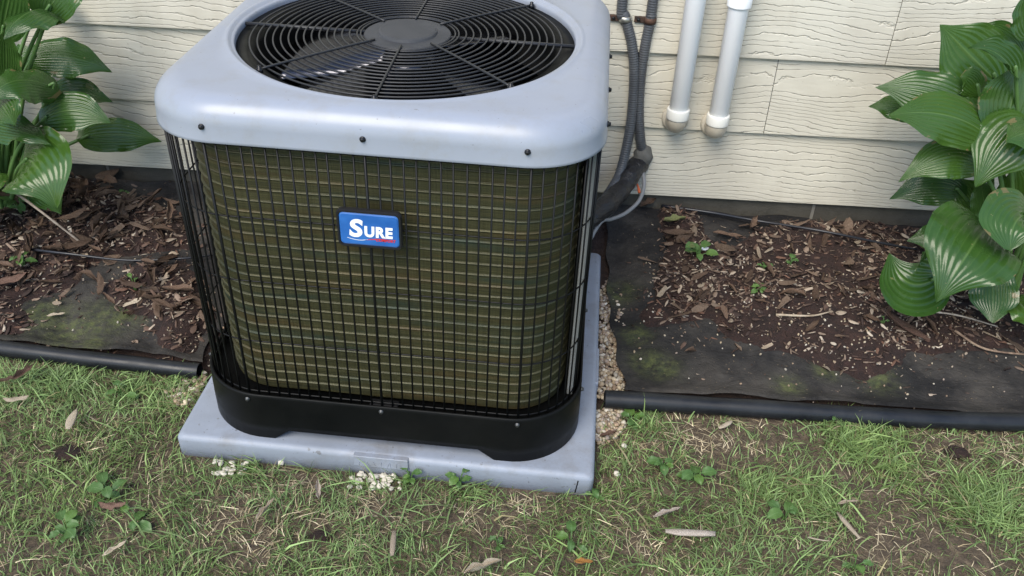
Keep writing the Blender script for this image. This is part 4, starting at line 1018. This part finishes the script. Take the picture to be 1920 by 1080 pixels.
on_lawn(16, 712, dleaf_t(.8, .6, .4), M['dry_leaf'], .024, .5, 'small brown leaf at the left edge below the edging', 'dead_leaf', 'leaf', lift=.03)
on_lawn(30, 746, dleaf_t(.5, -.5, .2), M['pale_wood'], .028, .3, 'pale papery leaf at the left edge of the lawn', 'dead_leaf', 'leaf', wm=.7, lift=.03)
on_lawn(134, 785, chip_t(), M['pale_wood'], .040, 1.9, 'pale split stick standing out in the left lawn', 'wood_chip', 'stick', wm=.6, hm=.6, lift=.034, tilt=(0, .2))
on_lawn(497, 957, dleaf_t(.6, .9, .5), M['pale_wood'], .034, 1.25, 'pale feathery husk in the lawn left of the centre', 'husk', 'husk', wm=.55, lift=.02)
on_lawn(597, 920, dleaf_t(1.1, .8, .5), M['grey_wood'], .030, 1.9, 'grey curled husk in the lawn below the pad tab', 'husk', 'husk', wm=.7, lift=.022)
on_lawn(737, 1018, chip_t(), M['pale_wood'], .030, 1.7, 'thin pale chip upright in the lawn below the pad', 'wood_chip', 'wood chip', wm=.5, lift=.018)
on_lawn(905, 1066, dleaf_t(1.0, 1.1, .5), M['pale_wood'], .042, .5, 'pale curled husk at the bottom edge of the picture', 'husk', 'husk', wm=.6, lift=.02)
on_lawn(1094, 1053, dleaf_t(.5, .5, .4), M['orange_leaf'], .019, .1, 'small orange leaf at the bottom of the lawn', 'dead_leaf', 'leaf', wm=1.1, lift=.022)
on_lawn(1294, 999, chip_t(), M['grey_wood'], .050, .06, 'grey weathered piece of bark lying in the lawn', 'bark_piece', 'bark', wm=.7, hm=1.0, lift=.018)
on_lawn(1258, 1015, dleaf_t(.4, .5, .3), M['dry_leaf'], .016, .9, 'brown leaf tucked under the grey bark piece', 'dead_leaf', 'leaf', lift=.012)
on_lawn(1250, 962, dleaf_t(.6, .7, .4), M['grey_wood'], .034, .5, 'grey shred of bark above the larger bark piece', 'bark_piece', 'bark', wm=.55, lift=.02)
on_lawn(1360, 797, chip_t(), M['pale_wood'], .022, .7, 'pinkish wood chip on the bare patch below the edging', 'wood_chip', 'wood chip', lift=.008)
on_lawn(1590, 985, chip_t(), M['pale_wood'], .034, -1.1, 'pale crooked stick in the right lawn', 'wood_chip', 'stick', wm=.45, lift=.02)
on_lawn(1535, 1012, chip_t(), M['pale_wood'], .022, -.1, 'short white chip left of the crooked stick', 'wood_chip', 'wood chip', wm=.5, lift=.016)
on_lawn(1590, 942, dleaf_t(.4, .6, .3), M['pale_wood'], .024, .3, 'pale tan leaf above the crooked stick', 'dead_leaf', 'leaf', wm=.6, lift=.016)
on_lawn(210, 945, dleaf_t(.9, -.7, .5), M['bark'], .030, .1, 'reddish brown dead leaf among weeds in the left lawn', 'dead_leaf', 'leaf', lift=.03)
on_lawn(215, 1030, dleaf_t(.9, .5, .5), M['pale_wood'], .026, .9, 'pale dry leaf near the bottom of the left lawn', 'dead_leaf', 'leaf', wm=.7, lift=.02)
on_lawn(1140, 815, dleaf_t(.9, .8, .4), M['bark'], .024, .5, 'brown curled leaf on the small gravel heap', 'dead_leaf', 'leaf', lift=.016)
for px, py, sz, lab in ((130, 850, .020, 'dark lump of soil in the left lawn'), (1795, 850, .018, 'dark lump of soil in the right lawn'), (600, 1005, .012, 'dark bare clod in the lawn below the pad')):
    p = place_px(px, py, .004, lawn_z); bm = bmesh.new(); bmesh.ops.create_icosphere(bm, subdivisions=3, radius=1)
    for v in bm.verts: f = .7+.6*float(fbm(v.co.x*2+px, v.co.y*2+v.co.z*3, 8)); f *= .75+.5*float(fbm(v.co.x*7+px, v.co.y*7+v.co.z*5, 18)); v.co = Vector((v.co.x*sz*1.5*f, v.co.y*sz*f, v.co.z*sz*.42*f))
    me = bpy.data.meshes.new('soil_clod'); bm.to_mesh(me); bm.free(); me.materials.append(M['soil']); tag(link('soil_clod', me, None, p), lab, 'soil clod')
# white pebbles at the foot of the pad
pme = [mesh_data('white_pebble', *pebble_t(.26, 1), M['pebble']) for _ in range(5)]
def pebbles(px0, px1, py0, py1, n_, label, group, smin=.0032, smax=.0066):
    for k in range(n_):
        p = place_px(random.uniform(px0, px1), random.uniform(py0, py1), .003+random.uniform(0, .005), lawn_z); s_ = random.uniform(smin, smax)
        if p[1] > PADY0-.006: p[1] = PADY0-.006-random.random()*.008
        o = link('white_pebble', random.choice(pme), None, p, [random.uniform(-.4, .4), random.uniform(-.4, .4), random.uniform(0, 6)], (s_*1.3, s_, s_*.55)); tag(o, label, 'pebble', group)
pebbles(402, 460, 862, 890, 34, 'white pebble in the pile at the left foot of the pad', 'white pebbles left foot')
pebbles(655, 750, 884, 916, 52, 'white pebble in the pile below the pad tab', 'white pebbles under the tab')
for px, py, lab in ((527, 867, 'single white pebble at the pad foot between the two piles'), (462, 869, 'lone small white pebble just right of the left pile'), (1156, 888, 'white pebble in the grass beside the pad corner'), (1170, 836, 'pale pebble below the small gravel heap')):
    p = place_px(px, py, .008, lawn_z); tag(link('white_pebble', pme[0], None, p, (.2, .3, px), (.0075, .007, .0045)), lab, 'pebble', 'lone white pebbles')

# grass blades
BAREL = [(on_ground(a_, b_)[:2], r_*1.35) for a_, b_, r_ in ((430, 985, .07), (470, 1030, .05), (1200, 1020, .05), (700, 960, .05), (1350, 830, .09), (1290, 810, .06), (1420, 800, .06), (1790, 845, .07), (1880, 820, .06), (1230, 840, .05), (990, 940, .05), (600, 1005, .035), (1730, 900, .04), (880, 960, .05), (1650, 1060, .04), (130, 850, .03), (560, 910, .04), (1150, 800, .04), (350, 745, .035))]
def bare_at(x, y):
    b = np.zeros_like(x)
    for c_, r_ in BAREL: b = np.maximum(b, np.exp(-((x-c_[0])**2+(y-c_[1])**2)/(r_*.75)**2))
    return b
def blades(n, hmin, hmax, lean, wmin, wmax, cols, dens, name_seed, x0=-1.75, x1=2.1, y0=-1.75):
    x = RNG.uniform(x0, x1, n); y = RNG.uniform(y0, -.02, n)
    e = edgeY(x); ok = (y < e-.006) & ~((np.abs(x) < PADX+.003) & (y > PADY0-.003)); ok &= RNG.random(n) < dens(x, y)
    x, y = x[ok], y[ok]; n = len(x); cl = fbm(x*12, y*12, name_seed)
    h_ = (hmin+(hmax-hmin)*RNG.random(n)**1.6)*(.55+.9*cl)
    az = RNG.uniform(0, 2*PI, n)*.5+2*PI*2.2*fbm(x*5+9, y*5, name_seed+3)+RNG.normal(0, .9, n)
    ln = np.clip(RNG.normal(lean, .35, n), .08, 2.2); wd = RNG.uniform(wmin, wmax, n)
    z0 = hgt(x, y)-.002; d = np.stack([np.cos(az), np.sin(az)], -1); cr = RNG.normal(0, .25, n)
    pts = []; ts = (0, .4, .75, 1.0)
    for t in ts:
        hor = h_*ln*(t**1.5)*.8; up = h_*(t-.45*np.minimum(ln, 1.4)*t*t)/np.sqrt(1+.2*ln)
        px_ = x+d[:, 0]*hor-d[:, 1]*cr*hor*t; py_ = y+d[:, 1]*hor+d[:, 0]*cr*hor*t; pts.append(np.stack([px_, py_, z0+np.maximum(up, .0012+.002*t)], -1))
    # keep the blades out of the pad
    tw = RNG.uniform(-.8, .8, n); s_ = np.stack([-np.sin(az+tw), np.cos(az+tw), np.sin(tw)*.5], -1)
    W = (1.0, .85, .55); V = []
    for k in range(3): V += [pts[k]-s_*(wd*W[k]/2)[:, None], pts[k]+s_*(wd*W[k]/2)[:, None]]
    V.append(pts[3]); V = np.stack(V, 1)
    tip = V[:, :, 1].max(1); inpad = (V[:, :, 1] > PADY0) & (np.abs(V[:, :, 0]) < PADX) & (V[:, :, 2] < PADH+.004); keep = ~inpad.any(1); V = V[keep]; n = len(V); x, y, cl = x[keep], y[keep], cl[keep]
    T0 = np.array([(0, 1, 3), (0, 3, 2), (2, 3, 5), (2, 5, 4), (4, 5, 6)]); T = (T0[None]+(np.arange(n)*7)[:, None, None]).reshape(-1, 3)
    C = cols(n, x, y, cl)*RNG.choice([.65, .85, 1.0, 1.2, 1.45], (n, 1), p=[.15, .25, .3, .2, .1]); grad = np.array([.72, .72, .95, .95, 1.1, 1.1, 1.15]); C = C[:, None, :]*np.ones((1, 7, 1))
    return V.reshape(-1, 3), T, C.reshape(-1, 3)
def green(n, x, y, cl):
    a = np.array((.105, .175, .042)); b = np.array((.27, .375, .12)); c = np.array((.19, .29, .135)); t = RNG.random((n, 1)); g = fbm(x*4, y*4, 77)[:, None]
    q = a*(1-t)+b*t; q = q*(1-.5*g)+.5*g*(c*(.6+.8*t)); yl = RNG.random((n, 1)) < .08+.12*bare_at(x, y)[:, None]
    return np.where(yl, np.array((.27, .235, .12))*(.6+.6*t), q)
def tan(n, x, y, cl):
    t = RNG.random((n, 1)); k = RNG.random((n, 1)); q = np.array((.27, .21, .12))*(1-t)+np.array((.62, .53, .36))*t
    return np.where(k < .15, np.array((.14, .11, .07)), q)
def dens_g(x, y): 
    return np.clip((.38+2.2*(fbm(x*4.5, y*4.5, 60)-.27))*(1-.92*bare_at(x, y)), .05, 1)
def dens_t(x, y): return np.clip(.34+.9*(fbm(x*5, y*5, 90)-.5)+.66*bare_at(x, y), 0, 1)
A = blades(230000, .012, .038, .85, .0012, .0026, green, dens_g, 101); B_ = blades(75000, .010, .032, 2.0, .0009, .0020, tan, dens_t, 201)
A2 = blades(11000, .04, .08, 1.2, .0020, .0040, green, lambda x, y: dens_g(x, y)*.9, 301)
TUFT = [(on_ground(a_, b_)[:2], r_) for a_, b_, r_ in ((1560, 800, .05), (1640, 815, .06), (1590, 840, .06), (1690, 880, .05), (1215, 800, .03), (765, 893, .03), (690, 878, .02), (590, 868, .03), (340, 745, .05), (250, 740, .04), (120, 725, .05), (30, 730, .05), (1500, 930, .06), (1420, 915, .05), (1560, 960, .05), (1850, 960, .08), (480, 880, .04), (880, 925, .04))]
def dens_tuft(x, y):
    b = np.zeros_like(x)
    for c_, r_ in TUFT: b = np.maximum(b, np.exp(-((x-c_[0])**2+(y-c_[1])**2)/(r_*.7)**2))
    return b*.9
A3 = blades(110000, .028, .066, 1.2, .0016, .0034, green, dens_tuft, 401, -1.0, 1.5, -.75)
def joinm(parts):
    V = []; T = []; C = []; o_ = 0
    for v, t, c in parts: V.append(v); T.append(t+o_); C.append(c); o_ += len(v)
    return np.concatenate(V), np.concatenate(T), np.concatenate(C)
V, T, C = joinm([A, A2, A3]); tag(link('lawn_grass', fast_mesh('lawn_grass', V, T, C, M['grass'])), 'thin uneven green grass in front of the unit', 'grass', kind='stuff')
V, T, C = B_; tag(link('dry_thatch', fast_mesh('dry_thatch', V, T, C, M['chips'])), 'dry tan thatch lying between the grass blades', 'thatch', kind='stuff')
